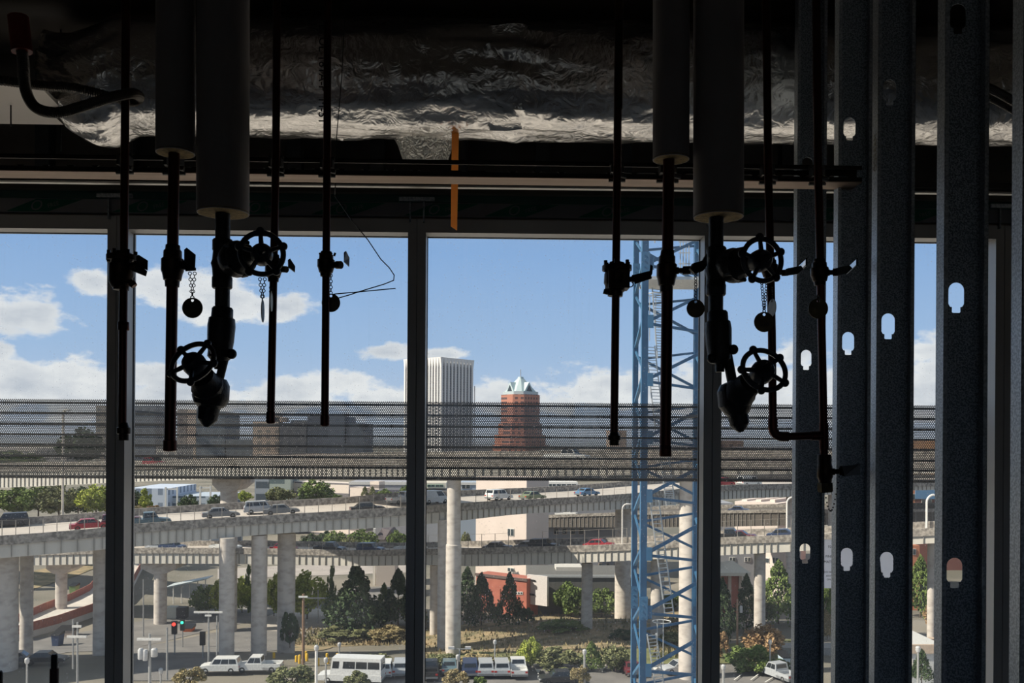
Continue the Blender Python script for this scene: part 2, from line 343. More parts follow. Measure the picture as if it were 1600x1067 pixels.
# ================================================================== OUTSIDE: GROUND
def sstep(a, b, x):
    t = min(1, max(0, (x-a)/(b-a))); return t*t*(3-2*t)
def gz(X, Y):
    k = sstep(-20, 15, X)
    return (-26.7-6.3*sstep(110, 150, Y))*(1-k)+(-26.7-2.2*sstep(112, 138, Y)-4.1*sstep(146, 170, Y))*k
def G(px, py):
    """Where the sight line through a photo pixel meets the ground."""
    y = 40.0
    while y < 1500:
        p = P(px, py, y)
        if p.z <= gz(p.x, p.y): break
        y += .5 if y < 300 else 3
    p = P(px, py, y); return Vector((p.x, p.y, gz(p.x, p.y)))
gb = MB(); ys = [15+4*i for i in range(70)]+[300+40*i for i in range(60)]; xs = [-1200, -700, -400]+[-260+9*i for i in range(58)]+[400, 700, 1200, 1800]
gb.add([(x, y, gz(x, y)) for y in ys for x in xs], [(j*len(xs)+i, j*len(xs)+i+1, (j+1)*len(xs)+i+1, (j+1)*len(xs)+i) for j in range(len(ys)-1) for i in range(len(xs)-1)])
struct(gb.build('ground', mat('dusty_ground', (.24, .215, .175), .95, c2=(.12, .115, .09), scale=.05, detail=9), origin=(0, 0, 0)))
_k = [0]
def patch(name, poly, m, kind=None, dz=None, label=None, cat=None):
    pts = [G(*p) for p in poly]; bm = bmesh.new(); vs = [bm.verts.new((p.x, p.y, 0)) for p in pts]
    bmesh.ops.triangulate(bm, faces=[bm.faces.new(vs)])
    for _ in range(3): bmesh.ops.subdivide_edges(bm, edges=bm.edges[:], cuts=1, use_grid_fill=True)
    _k[0] += 1; dz = dz or (.04+.012*_k[0])
    for v in bm.verts: v.co.z = gz(v.co.x, v.co.y)+dz
    b = MB(); bm.verts.index_update(); b.add([v.co.copy() for v in bm.verts], [tuple(v.index for v in f.verts) for f in bm.faces]); bm.free()
    o = b.build(name, m)
    o.data.polygons.foreach_set('use_smooth', [True]*len(o.data.polygons))
    for p in o.data.polygons:
        if p.normal.z < 0: p.flip()
    if kind: o['kind'] = kind
    if label: tag(o, label, cat, None, kind)
    return o
dry_m = mat('dry_grass_ground', (.36, .27, .155), 1, c2=(.15, .135, .075), scale=.35, detail=10)
green_m = mat('weedy_ground', (.18, .19, .07), 1, c2=(.10, .11, .045), scale=.5, detail=10)
pale_road = mat('pale_road', (.46, .42, .37), .95, c2=(.38, .345, .31), scale=.2)
struct(MB().add([(-90, 16, -26.55), (90, 16, -26.55), (90, 84, -26.55), (-90, 84, -26.55)], [(0, 1, 2, 3)]).build('ground_bounce_yard', mat('bounce_gravel', (.58, .53, .47), .95, c2=(.46, .42, .37), scale=.3, detail=9)))  # pale yard added out of view to bounce sunlight up into the room
patch('road_pavement', [(-60, 1064), (60, 1030), (205, 1012), (330, 985), (420, 965), (640, 930), (640, 912), (400, 935), (250, 965), (120, 990), (-60, 1010)], asphalt, 'structure')
patch('road_pavement', [(205, 1066), (205, 1012), (330, 990), (470, 968), (560, 975), (470, 1000), (330, 1035), (300, 1066)], asphalt, 'structure')
patch('road_pavement', [(340, 905), (640, 895), (640, 882), (450, 884), (340, 890)], mat('far_road', (.40, .36, .33), .95, scale=.2), 'structure')
patch('sidewalk', [(395, 972), (470, 945), (560, 968), (480, 990), (400, 985)], pale_road, 'structure')
patch('grass', [(440, 1002), (560, 985), (640, 978), (640, 1003), (520, 1012), (440, 1022)], dry_m, 'stuff', label='dry tan grass bank under the conifers left of the middle mullion', cat='grass')
patch('grass', [(30, 928), (120, 900), (170, 880), (110, 880), (40, 895)], dry_m, 'stuff', label='golden dry slope under the lower ramp at the far left', cat='grass')
patch('grass', [(660, 1036), (660, 985), (750, 975), (840, 965), (985, 950), (1100, 955), (1100, 1030), (900, 1040)], dry_m, 'stuff', label='dry grassy hillside with weeds right of the middle mullion', cat='grass')
patch('grass', [(660, 1036), (740, 1020), (900, 1022), (1100, 1010), (1240, 1000), (1240, 1038), (1000, 1040), (800, 1040)], green_m, 'stuff', label='green weedy strip along the top of the parking lot', cat='grass')
patch('parking_lot', [(480, 1110), (560, 1046), (665, 1042), (800, 1040), (1240, 1041), (1240, 1110)], asphalt, 'structure')
patch('kerb', [(660, 1043), (800, 1040.5), (985, 1040.5), (1000, 1042.5), (800, 1042.5), (660, 1045)], pale_road, 'structure')
lot_line = mat('parking_paint', (.75, .74, .70), .8)
for i, (px, py) in enumerate(((840, 1058), (886, 1056), (914, 1054), (940, 1054), (970, 1054), (1022, 1054), (1158, 1059), (1184, 1059), (1206, 1063))):
    s = -1 if px < 1100 else 1
    patch('parking_line', [(px, py), (px+2.2, py), (px-s*-6+2.2 if s < 0 else px-12+2.2, py+9 if s > 0 else py-7), (px+6 if s < 0 else px-12, py+9 if s > 0 else py-7)], lot_line, 'structure', dz=.35)
# the ramp under construction at the left
rampm = mat('new_ramp_deck', (.62, .58, .53), .9, c2=(.5, .47, .43), scale=.3)
fence_o = mat('orange_mesh_fence', (.40, .15, .105), .8, c2=(.28, .11, .085), scale=2)
left_e = [(24, 985), (70, 964), (110, 948), (140, 932), (155, 914), (170, 898), (195, 882)]
right_e = [(24, 1003), (90, 985), (150, 963), (185, 945), (205, 925), (215, 905), (226, 884)]
lp, rp = [G(*p)+Vector((0, 0, 1.2)) for p in left_e], [G(*p)+Vector((0, 0, 1.2)) for p in right_e]
ramp = thing('curved_ramp', lp[0], 'pale curved ramp under construction edged with red fencing at the far left', 'ramp')
b = MB(); n = len(lp); b.add(lp+rp+[p-Vector((0, 0, 1.4)) for p in lp+rp], [(i, i+1, n+i+1, n+i) for i in range(n-1)]+[(i, i+1, 2*n+i+1, 2*n+i) for i in range(n-1)]+[(n+i, n+i+1, 3*n+i+1, 3*n+i) for i in range(n-1)])
b.build('ramp_deck', rampm, ramp)
for e in (lp, rp):
    b = MB()
    for i in range(n-1): b.bar(e[i]+Vector((0, 0, .65)), e[i+1]+Vector((0, 0, .65)), .12, 1.5)
    b.build('safety_fence', fence_o, ramp)

# ================================================================== VIADUCTS
seam_m = mat('seam_grey', (.29, .275, .245), .9)
class Deck:
    def __init__(self, name, label, ctl, width, bank=.03, ph=1.1, rails=(), fm=None, gm=None):
        px = [c[0] for c in ctl]; self.s = []
        def cr(j, t):
            g = lambda k: ctl[min(max(k, 0), len(ctl)-1)][j]
            i = max(k for k in range(len(px)-1) if px[k] <= t); x0, x1 = px[i], px[i+1]; u = (t-x0)/(x1-x0)
            m0 = (g(i+1)-g(i-1))/(px[min(i+1, len(px)-1)]-px[max(i-1, 0)])*(x1-x0); m1 = (g(i+2)-g(i))/(px[min(i+2, len(px)-1)]-px[i])*(x1-x0)
            return (2*u**3-3*u*u+1)*g(i)+(u**3-2*u*u+u)*m0+(-2*u**3+3*u*u)*g(i+1)+(u**3-u*u)*m1
        N_ = 90
        for k in range(N_+1):
            t = px[0]+(px[-1]-px[0])*k/N_*.9999; Y = cr(1, t); self.s.append((t, P(t, cr(2, t), Y), P(t, cr(3, t), Y).z))
        q = [x[1] for x in self.s]; self.n = []
        for k in range(N_+1):
            d = q[min(k+1, N_)]-q[max(k-1, 0)]; d.z = 0; d.normalize(); self.n.append(Vector((-d.y, d.x, 0)))
        self.w, self.bank, self.ph = width, bank, ph
        self.root = thing(name, (q[N_//2].x, q[N_//2].y, self.s[N_//2][2]), label, 'viaduct')
        W = width
        def sweep(sec, nm, m):
            b = MB(); vs = []; c = len(sec(0))
            for k in range(N_+1): vs += [q[k]+self.n[k]*o+Vector((0, 0, z)) for o, z in sec(k)]
            b.add(vs, [(k*c+i, k*c+(i+1) % c, (k+1)*c+(i+1) % c, (k+1)*c+i) for k in range(N_) for i in range(c)]+[tuple(range(c)), tuple(range(N_*c, (N_+1)*c))])
            return b
        bz = lambda k: self.s[k][2]-q[k].z
        sweep(lambda k: [(0, 0), (.35, 0), (.35, -ph), (0, -ph)], 0, 0).build('parapet', parapet_m, self.root)
        sweep(lambda k: [(W-.35, bank*W+.1), (W, bank*W+.1), (W, bank*W-ph), (W-.35, bank*W-ph)], 0, 0).build('parapet', parapet_m, self.root)
        sweep(lambda k: [(.3, -.85), (W-.3, bank*W-.85), (W-.3, bank*W-ph-.1), (.3, -ph-.1)], 0, 0).build('road_surface', road_m, self.root)
        b = sweep(lambda k: [(.25, -ph), (.25, bz(k)), (W-.25, bz(k)), (W-.25, bank*W-ph)], 0, 0)
        nf_ = len(b.f); sb = b
        for k in range(N_):                         # stiffener seams on the face of the girder
            d = (q[k+1]-q[k]).length; m_ = max(1, round(d/1.2))
            for j in range(m_):
                g = j/m_; p = q[k].lerp(q[k+1], g); h0 = bz(k)+(bz(k+1)-bz(k))*g; nn = self.n[k]; tt = Vector((nn.y, -nn.x, 0))*.045
                sb.hexa([p-tt+nn*.08+Vector((0, 0, h0+.05)), p+tt+nn*.08+Vector((0, 0, h0+.05)), p+tt+nn*.26+Vector((0, 0, h0+.05)), p-tt+nn*.26+Vector((0, 0, h0+.05)),
                        p-tt+nn*.08+Vector((0, 0, -ph)), p+tt+nn*.08+Vector((0, 0, -ph)), p+tt+nn*.26+Vector((0, 0, -ph)), p-tt+nn*.26+Vector((0, 0, -ph))])
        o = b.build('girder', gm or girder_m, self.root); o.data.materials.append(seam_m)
        o.data.polygons.foreach_set('material_index', [0]*nf_+[1]*(len(o.data.polygons)-nf_))
        for x0, x1, sp, hh in rails:
            pm = fm or fence_metal; x = x0; last = None; wires = MB()
            while x <= x1:
                p, nn = self.at(x); p = p+nn*.18; MB().tube([p-Vector((0, 0, .1)), p+Vector((0, 0, hh))], .045, 6).build('fence_post', pm, self.root)
                if last: wires.bar(last+Vector((0, 0, hh)), p+Vector((0, 0, hh)), .03); wires.bar(last+Vector((0, 0, hh*.5)), p+Vector((0, 0, hh*.5)), .02)
                last = p; x += sp
            wires.build('fence_rail', pm, self.root)
    def at(self, px):
        s = self.s
        for k in range(len(s)-1):
            if s[k][0] <= px <= s[k+1][0]+1e-6:
                g = (px-s[k][0])/(s[k+1][0]-s[k][0]); return s[k][1].lerp(s[k+1][1], g), self.n[k]
        return s[-1][1].copy(), self.n[-1]
    def road(self, px, off):
        p, nn = self.at(px); return p+nn*off+Vector((0, 0, -.85+self.bank*off)), nn
    def pier(self, px, top, Y, wpx, cap=None, collar=None, base=None, taper=1.0):
        p = P(px, top, Y); r = wpx/2*Y/F; z0 = gz(p.x, p.y)-.5
        b = MB(); q = Vector((p.x, p.y, z0)); e = Vector((p.x, p.y, p.z))
        if collar: c = (P(px, collar, Y).z-z0)/(p.z-z0); b.lathe(q, e, [(0, r*1.12), (c-.004, r*1.12), (c, r), (1, r)], 24)
        else: b.lathe(q, e, [(0, r*taper), (1, r)], 24)
        o = b.build('pier', concrete_pier, self.root, 40)
        if cap:
            w, h = cap[0]*Y/F, cap[1]*Y/F; b = MB(); zt = p.z+.1
            b.hexa([(p.x-r, p.y-r, zt-h), (p.x+r, p.y-r, zt-h), (p.x+r, p.y+r*4, zt-h), (p.x-r, p.y+r*4, zt-h), (p.x-w/2, p.y-r*1.05, zt-h*.45), (p.x+w/2, p.y-r*1.05, zt-h*.45), (p.x+w/2, p.y+r*5, zt-h*.45), (p.x-w/2, p.y+r*5, zt-h*.45)])
            b.box((p.x-w/2, p.y-r*1.05, zt-h*.45), (p.x+w/2, p.y+r*5, zt)); b.build('pier_cap', concrete_pier, o)
        return o
fence_metal = mat('fence_metal', (.34, .31, .27), .6, .3)
V_A = Deck('viaduct', 'freeway viaduct carrying the red car, sweeping across behind the big front column',
           [(-420, 92, 860, 905), (0, 104, 837, 872.5), (168, 109, 824, 858.5), (206, 110, 819, 855), (420, 116, 805, 835), (636, 121, 792, 822), (735, 128, 785, 812), (820, 138, 780.5, 803), (985, 155, 771, 795), (1125, 170, 758.5, 781), (1240, 180, 755.5, 776), (1440, 192, 752, 766), (1900, 210, 746, 760)],
           14.5, bank=.045, rails=((-40, 640, 21.5, 1.7), (745, 985, 18, 1.6)))
V_B = Deck('viaduct', 'lower ramp viaduct with chain link fence, passing level with the middle of the columns',
           [(30, 168, 860, 884), (206, 162, 856, 881), (420, 156, 857, 882), (560, 151, 859.5, 884.5), (664, 146, 857.5, 883), (735, 143, 856.5, 885), (820, 140, 854.5, 883), (985, 133, 849.5, 876), (1125, 128, 840, 868), (1240, 124, 835.5, 862), (1440, 117, 826, 850), (1900, 100, 800, 830)],
           10.5, bank=.0, ph=1.0, rails=((440, 640, 21, 2.2), (668, 800, 21, 2.2), (847, 985, 22, 2.3), (1110, 1240, 21, 2.3)))
V_C = Deck('viaduct', 'highest viaduct crossing just under the skyline behind the perforated sunshade',
           [(-420, 215, 737, 772), (0, 186, 729, 762), (206, 166, 725, 753), (350, 150, 718, 748), (560, 126, 715, 745), (710, 113, 715, 744), (900, 106, 715, 743), (1075, 100, 715, 742), (1500, 90, 714, 740), (1900, 80, 710, 737)], 12, bank=.05)
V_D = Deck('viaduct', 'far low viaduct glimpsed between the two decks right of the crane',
           [(760, 226, 808, 824), (820, 222, 806, 824), (960, 214, 801, 824), (1125, 206, 797.5, 823), (1240, 200, 796, 821), (1440, 195, 795, 818), (1900, 180, 785, 810)], 12, ph=.7, gm=mat('shadowed_girder', (.12, .105, .09), .8))  # dark girder colour holds the shadow of the deck above
for a_ in ((8, 868, 108, 38), (42, 866, 116, 19), (158, 858, 117.5, 22.5), (355, 840, 114, 23.5, (0, 0)), (405.5, 836, 117, 24), (448, 833, 122, 27), (691, 812, 124.5, 13.5), (973.5, 793, 163, 24.5), (1233, 775, 186, 9), (1300, 772, 188, 12)):
    V_A.pier(*a_[:4])
for a_ in ((96, 882, 172, 17, (38, 14)), (251, 880, 164, 19.5, (54, 16)), (679, 883, 152, 14), (917.5, 880, 141, 17.5), (1027.5, 874, 136, 21), (1187.5, 864, 129, 17.5), (1456, 848, 121.5, 13)):
    V_B.pier(*a_[:4], cap=a_[4] if len(a_) > 4 else None)
V_C.pier(358, 749, 158, 26, cap=(44, 18)); V_C.pier(709.5, 742, 116.5, 21.5, collar=850); V_C.pier(1076, 741, 104, 28); V_C.pier(-60, 760, 196, 24)
V_D.pier(857, 822, 226, 8); V_D.pier(1400, 815, 200, 10)

# ================================================================== BUILDINGS
def quadprism(fp, z0, z1): return MB().hexa([(x, y, z0) for x, y in fp]+[(x, y, z1) for x, y in fp])
def block(name, label, x0, x1, top, Y, m, depth=25, base=None, cat='building', roofs=(), skew=0, windows=(), wm=None, trim=None):
    """A building: its front runs from pixel column x0 at depth Y to x1 at depth Y + skew."""
    p0, p1 = P(x0, top, Y), P(x1, top, Y+skew); p1.z = p0.z; z0 = gz(p0.x, Y)-1 if base is None else base
    d = Vector((p1.x-p0.x, p1.y-p0.y, 0)).normalized(); n = Vector((-d.y, d.x, 0)); up = Vector((0, 0, 1))
    def fr(px, py):
        q = D(px, py); return EYE+q*((p0-EYE).dot(n)/q.dot(n))
    def fbox(a, b, o0, o1):                     # box on the front between two front points, from o0 to o1 behind it
        a2, b2 = Vector((b.x, b.y, a.z)), Vector((a.x, a.y, b.z)); lo = [Vector((a.x, a.y, b.z)), Vector((b.x, b.y, b.z))]; hi = [Vector((a.x, a.y, a.z)), Vector((b.x, b.y, a.z))]
        return MB().hexa([lo[0]+n*o0, lo[1]+n*o0, lo[1]+n*o1, lo[0]+n*o1, hi[0]+n*o0, hi[1]+n*o0, hi[1]+n*o1, hi[0]+n*o1])
    fp = [p0, p1, p1+n*depth, p0+n*depth]
    t = thing(name, ((p0.x+p1.x+n.x*depth)/2, (p0.y+p1.y+n.y*depth)/2, z0), label, cat)
    quadprism([(q.x, q.y) for q in fp], z0, p0.z).build('walls', m, t)
    for rx0, rx1, rtop in roofs:
        a, b = fr(rx0, rtop), fr(rx1, rtop); b.z = p0.z-.5; fbox(a, b, depth*.15, depth*.8).build('roof_block', m, t)
    if trim:
        a, b = p0-d*.2+up*.1, p1+d*.2-up*trim[0]; fbox(a, b, -.25, .1).build('roof_edge', trim[1], t)
    for wx0, wy0, wx1, wy1 in windows:
        a, b = fr(wx0, wy0), fr(wx1, wy1); f = fbox(a-d*.1+up*.1, b+d*.1-up*.1, -.12, .05).build('window_frame', wm or white_trim, t)
        fbox(a, b, -.17, -.1).build('window_glazing', win_m, f)
        w_ = (b-a).dot(d)
        if w_ > 1.0: fbox(a+d*(w_/2-.06), Vector((a.x, a.y, b.z))+d*(w_/2+.06), -.22, -.1).build('window_mullion', wm or white_trim, f)
    return t
white_trim = mat('white_trim', (.72, .70, .66), .7); win_m = mat('window_glass_dark', (.05, .065, .075), .15)
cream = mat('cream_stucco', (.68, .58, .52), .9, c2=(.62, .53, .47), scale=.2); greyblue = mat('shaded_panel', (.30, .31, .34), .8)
brick = mat('red_brick', (.42, .135, .09), .9, c2=(.35, .11, .075), scale=.8); tan_m = mat('tan_wall', (.55, .43, .33), .9)
# the cream tower block seen through the viaducts, its windows one by one
wl = [(794, 826, 803, 837), (794, 845, 803, 855), (794, 887, 803, 893)]
block('apartment_block', 'pale pink stucco block with a column of small windows behind the viaducts', 744, 823, 744, 206, cream, 8.5, skew=-9, windows=[(w[0], w[1], w[2], w[3]) for w in wl])
wl = [(866+i*13, 826, 872+i*13, 834) for i in range(4)]+[(866+i*13, 842, 872+i*13, 850) for i in range(4)]+[(936+i*12, 880, 940+i*12, 886) for i in range(3)]
block('office_building', 'grey blue building with white framed windows, left of the crane', 850, 985, 763, 222, greyblue, 18, windows=wl, wm=tan_m, trim=(.1, white_trim))
block('roof_pavilion', 'long white framed strip of windows on the grey blue building left of the crane', 856, 903, 753, 228, white_trim, 8, windows=[(858, 756, 868, 760), (870, 756, 884, 760), (886, 756, 900, 760)], base=P(880, 765, 228).z)
block('brick_building', 'low red brick building behind the conifers right of the front column', 744, 823, 896, 177, brick, 4, skew=-7, trim=(.4, mat('dark_coping', (.12, .08, .07), .8)), windows=[(806, 925, 808.5, 928), (810, 925, 812.5, 928), (814, 925, 816.5, 928)])
block('warehouse', 'dark grey green warehouse wall behind the green bushes', 826, 1010, 899, 174, mat('dark_siding', (.13, .13, .125), .85, c2=(.11, .11, .105), scale=1, stretch=(3, 1, .1)), 14, trim=(.35, mat('metal_coping', (.5, .52, .54), .5)))
bb = block('banner_wall', 'blank pale panel wall standing in front of the dark warehouse', 823.5, 855, 897.5, 171.5, mat('pale_panel', (.66, .62, .60), .8), .6, skew=-2.6, base=P(840, 944, 171).z)
for x0, y0, x1, y1 in ((828, 905, 836, 909), (826, 927, 835, 931)):
    q = [P(x, y, Y_) for x, y, Y_ in ((x0, y0, 170.95), (x1, y0+1, 170.3), (x1+1, y1, 170.2), (x0+2, y1-1, 170.8))]; MB().prism(q, (0, .12, 0)).build('painted_mark', black_iron, bb)
block('roof_unit', 'small white roof housing on top of the dark warehouse', 869, 910, 886, 180, mat('roof_unit', (.6, .58, .54), .8), 5, base=P(880, 900, 180).z)
# pavilion
pv = thing('pavilion', G(1148, 940), 'small brick pavilion with a pale hipped roof right of the crane', 'pavilion')
q0, q1 = P(1122, 896, 168), P(1160, 896, 168); z0 = gz(q0.x, 170)-1
MB().box((q0.x, 168, z0), (q1.x, 175, q0.z)).build('walls', brick, pv)
for px in (1124, 1140, 1157): q = P(px, 900, 167.8); MB().box((q.x-.3, 167.6, z0), (q.x+.3, 168.1, q0.z)).build('corner_post', tan_m, pv)
ap = P(1144, 875, 171.5); e0, e1 = P(1117, 894, 167), P(1172, 894, 167); b = MB()
b.add([(e0.x, 166.5, e0.z), (e1.x, 166.5, e0.z), (e1.x, 176.5, e0.z), (e0.x, 176.5, e0.z), ap, (e0.x, 166.5, e0.z-.6), (e1.x, 166.5, e0.z-.6), (e1.x, 176.5, e0.z-.6), (e0.x, 176.5, e0.z-.6)], [(0, 1, 4), (1, 2, 4), (2, 3, 4), (3, 0, 4), (0, 5, 6, 1), (1, 6, 7, 2), (2, 7, 8, 3), (3, 8, 5, 0), (5, 8, 7, 6)])
b.build('hip_roof', mat('pale_roof', (.66, .60, .50), .8), pv)
block('apartment_block', 'cream block with scalloped top seen between the decks right of the crane', 1148, 1216, 783, 246, cream, 20, skew=-8, windows=[(1161, 790, 1169, 794.5), (1175, 790, 1183, 794.5), (1194, 790, 1202, 794.5), (1208, 790, 1215, 794.5)], roofs=((1152, 1160, 781), (1174, 1182, 781), (1196, 1204, 781)))
block('office_building', 'blue grey building in shade left of the scalloped cream block', 1124, 1146, 786, 250, greyblue, 14, windows=[(1128, 790, 1136, 794), (1140, 790, 1147, 794)])
block('apartment_block', 'cream wall with one double window below the lower ramp right of the crane', 1194, 1226, 838, 192, cream, 6, skew=-4, windows=[(1196, 872, 1202, 879), (1208, 871, 1216, 880)])
block('office_building', 'slate blue building behind the hipped pavilion roof', 1124, 1192, 846, 200, greyblue, 14, windows=[(1140, 871, 1148, 877), (1164, 871, 1172, 877)])
block('brick_building', 'orange red brick building glimpsed between the last two studs', 1400, 1430, 764, 232, mat('orange_brick', (.55, .22, .12), .9), 20, roofs=((1424, 1430, 760),), windows=[(1424, 772, 1429, 780)])
block('office_building', 'dark red building with a blue band, glimpsed between the last two studs', 1431, 1530, 765, 232, mat('dark_red_wall', (.22, .09, .075), .9), 20, trim=(2.4, mat('blue_band', (.12, .26, .45), .5)), windows=[(1440, 781, 1455, 786)])
block('brick_building', 'brick wall strip below the lower ramp between the last two studs', 1405, 1437, 852, 178, mat('orange_brick', (.55, .22, .12), .9), 12, windows=[(1426, 858, 1430, 866)])
gl = block('low_building', 'low white building at the bottom between the last two studs', 1405, 1475, 1008, 92, mat('white_wall', (.60, .60, .58), .8), 14, trim=(.8, tan_m), windows=[(1426, 1030, 1431, 1050)])
block('retaining_wall', 'long pale tan retaining wall beyond the low white building', 1380, 1700, 998, 118, tan_m, 1.0, cat='wall')
block('long_shed', 'low grey wall at the right edge of the parking lot', 1224, 1374, 1012, 116, mat('shed_grey', (.32, .32, .31), .8), 3, cat='wall')
# mid left
fr = facade('blue_white_office', (.50, .56, .66), (.20, .25, .33), 3.2, 4.4, .45, .5)
block('office_building', 'long pale blue office building with rows of windows at the left behind the freeway', 200, 262, 763, 262, fr, 25)
block('office_building', 'lower glassy office building behind the white gantry posts', 262, 350, 775, 266, facade('glassy_office', (.42, .48, .55), (.09, .13, .18), 6.0, 5.5, .8, .72), 20)
block('parking_garage', 'pale parking garage with dark open floors behind the trees', 453, 545, 752, 316, facade('garage_left', (.66, .57, .50), (.13, .12, .13), 40, 4.6, 1.0, .38), 8, skew=-12)
block('parking_garage', 'grey parking garage with bands of openings, nearest left of the middle mullion', 546, 655, 753, 300, facade('garage_right', (.33, .33, .36), (.12, .12, .15), 14, 5.0, .8, .42), 30, trim=(.9, white_trim))
block('stair_tower', 'stepped cream stair tower on the end of the grey parking garage', 547, 572, 761, 290, facade('stair_tower', (.66, .56, .49), (.2, .17, .16), 40, 4.6, 1.0, .25), 5, skew=-3, roofs=((576, 590, 752),))
block('apartment_tower', 'dark balconied tower foot beside the tan tower', 398, 420.5, 742, 310, facade('balcony_tower', (.30, .33, .36), (.06, .08, .10), 9, 4.2, .7, .55), 14)
block('apartment_tower', 'tan edged green tower foot left of the round trees', 421, 454, 742, 310, facade('green_tower', (.38, .42, .36), (.11, .15, .15), 12, 4.6, .55, .6), 14)
block('sign_building', 'cream building with a band of green glazing right of the middle mullion', 655, 697, 754, 279, mat('cream_band', (.66, .62, .52), .8), 10, windows=[(668, 757.5, 679, 760.5), (681, 757.5, 692, 760.5)], wm=mat('green_frame', (.2, .4, .28), .6), base=P(680, 763, 279).z)
block('office_building', 'dark low building under the cream band right of the middle mullion', 655, 700, 765, 281, greyblue, 12)
block('office_building', 'blue grey building with white band beside the white truck', 719, 746, 754, 270, mat('bluegrey', (.36, .42, .50), .7), 12, windows=[(722, 757, 734, 763)], trim=(.7, white_trim))
hs = thing('gabled_house', G(600, 880), 'small pale house with dark gabled roof between the two decks', 'house')
q0, q1 = P(588, 843, 205), P(617, 843, 205); zb_ = gz(q0.x, 205)-1
MB().box((q0.x, 205, zb_), (q1.x, 213, q0.z)).build('walls', mat('pale_house', (.62, .54, .48), .9), hs)
ga, gb_ = P(610, 828, 205), P(590, 828, 211); b = MB(); rz = ga.z
b.add([(q0.x-.4, 204.6, q0.z), (P(600, 843, 205).x, 204.6, q0.z), (q1.x+.4, 204.6, q0.z), (q0.x-.4, 213.4, q0.z), (q1.x+.4, 213.4, q0.z), (ga.x, 204.6, rz), (ga.x, 213.4, rz), (q0.x+.8, 209, rz)], [(0, 1, 7), (1, 5, 7), (1, 2, 5), (2, 4, 6, 5), (5, 6, 7), (3, 0, 7), (3, 7, 6, 4), (0, 3, 4, 2, 1)])
b.build('gable_roof', mat('dark_roof', (.085, .07, .075), .8), hs); MB().box((P(583, 830, 206).x, 206, zb_), (P(586.5, 830, 206).x, 207, P(585, 826, 206).z)).build('chimney', white_trim, hs)
# skyline towers behind the sunshade
towers = [('tan tower with its right half dark blue, cut by the leftmost mullion', 150, 200, 634, 900, (.30, .26, .22), (.12, .13, .15), 60), ('slate blue apartment tower just right of the leftmost mullion', 206, 243, 634, 880, (.17, .20, .25), (.09, .11, .15), 50),
          ('narrow brown tower left of the strainer valve', 277, 291.6, 639, 860, (.30, .24, .21), (.13, .11, .11), 40), ('narrow beige tower beside the brown one', 292.6, 306, 640, 860, (.62, .48, .38), (.48, .37, .3), 40), ('steel blue tower behind the lower left handwheel', 307, 351.5, 643, 860, (.15, .19, .24), (.09, .12, .16), 50),
          ('low dark slab right of the steel blue tower', 353, 394, 687, 860, (.13, .16, .20), (.08, .10, .13), 50), ('tan tower with stepped crown behind the thin left pipes', 395, 435.5, 658, 780, (.66, .50, .38), (.24, .21, .18), 16), ('dark stepped wing of the tan tower', 437, 479, 661, 780, (.20, .20, .21), (.12, .13, .15), 50),
          ('tall dark blue grey slab left of the middle mullion', 480.5, 539.5, 650, 780, (.15, .17, .21), (.11, .13, .17), 60), ('lower end of the dark blue grey slab', 540.8, 568.5, 661, 780, (.14, .16, .20), (.10, .12, .15), 60),
          ('short brown tower left of the crane', 953, 979, 672, 940, (.36, .26, .2), (.2, .15, .12), 30), ('low brown block right of the crane', 1126, 1162, 688, 820, (.26, .17, .13), (.15, .1, .09), 40), ('orange roofed block between the last two studs', 1415, 1475, 687, 760, (.62, .33, .16), (.5, .27, .14), 40)]
for i, (lb, x0, x1, top, Y, c, wn, dp) in enumerate(towers):
    fm_ = facade('tower_facade_%d' % i, c, wn, 7.5, 5.2, .5, .5)
    rf = ((424, 436, 645), (428, 446, 652)) if 'stepped crown' in lb else ((452, 483, 657),) if 'stepped wing' in lb else ()
    block('tower', lb, x0, x1, top, Y, fm_, dp, base=-34, roofs=rf)
lows = [('pale low building at the left end of the skyline', 60, 104, 712), ('white low building between two left towers', 244, 276, 697), ('grey low row right of the dark slab', 570, 640, 711), ('dark low block between the white and red towers', 736, 768, 697), ('long low grey block right of the red brick tower', 850, 905, 699),
        ('low pale shed with white roof left of the crane', 905, 952, 703), ('low red grey block behind the crane', 1030, 1092, 697), ('low tan row right of the crane', 1163, 1240, 699), ('low grey row beyond the studs', 1240, 1412, 700), ('pale low row behind the far left tree', -60, 58, 700)]
for i, (lb, x0, x1, top) in enumerate(lows):
    block('low_building', lb, x0, x1, top, 720+i*4, facade('low_facade_%d' % i, [(.40, .37, .34), (.55, .5, .45), (.30, .29, .29), (.2, .19, .2)][i % 4], (.15, .15, .16), 9, 4.5, .5, .4), 40, base=-34)
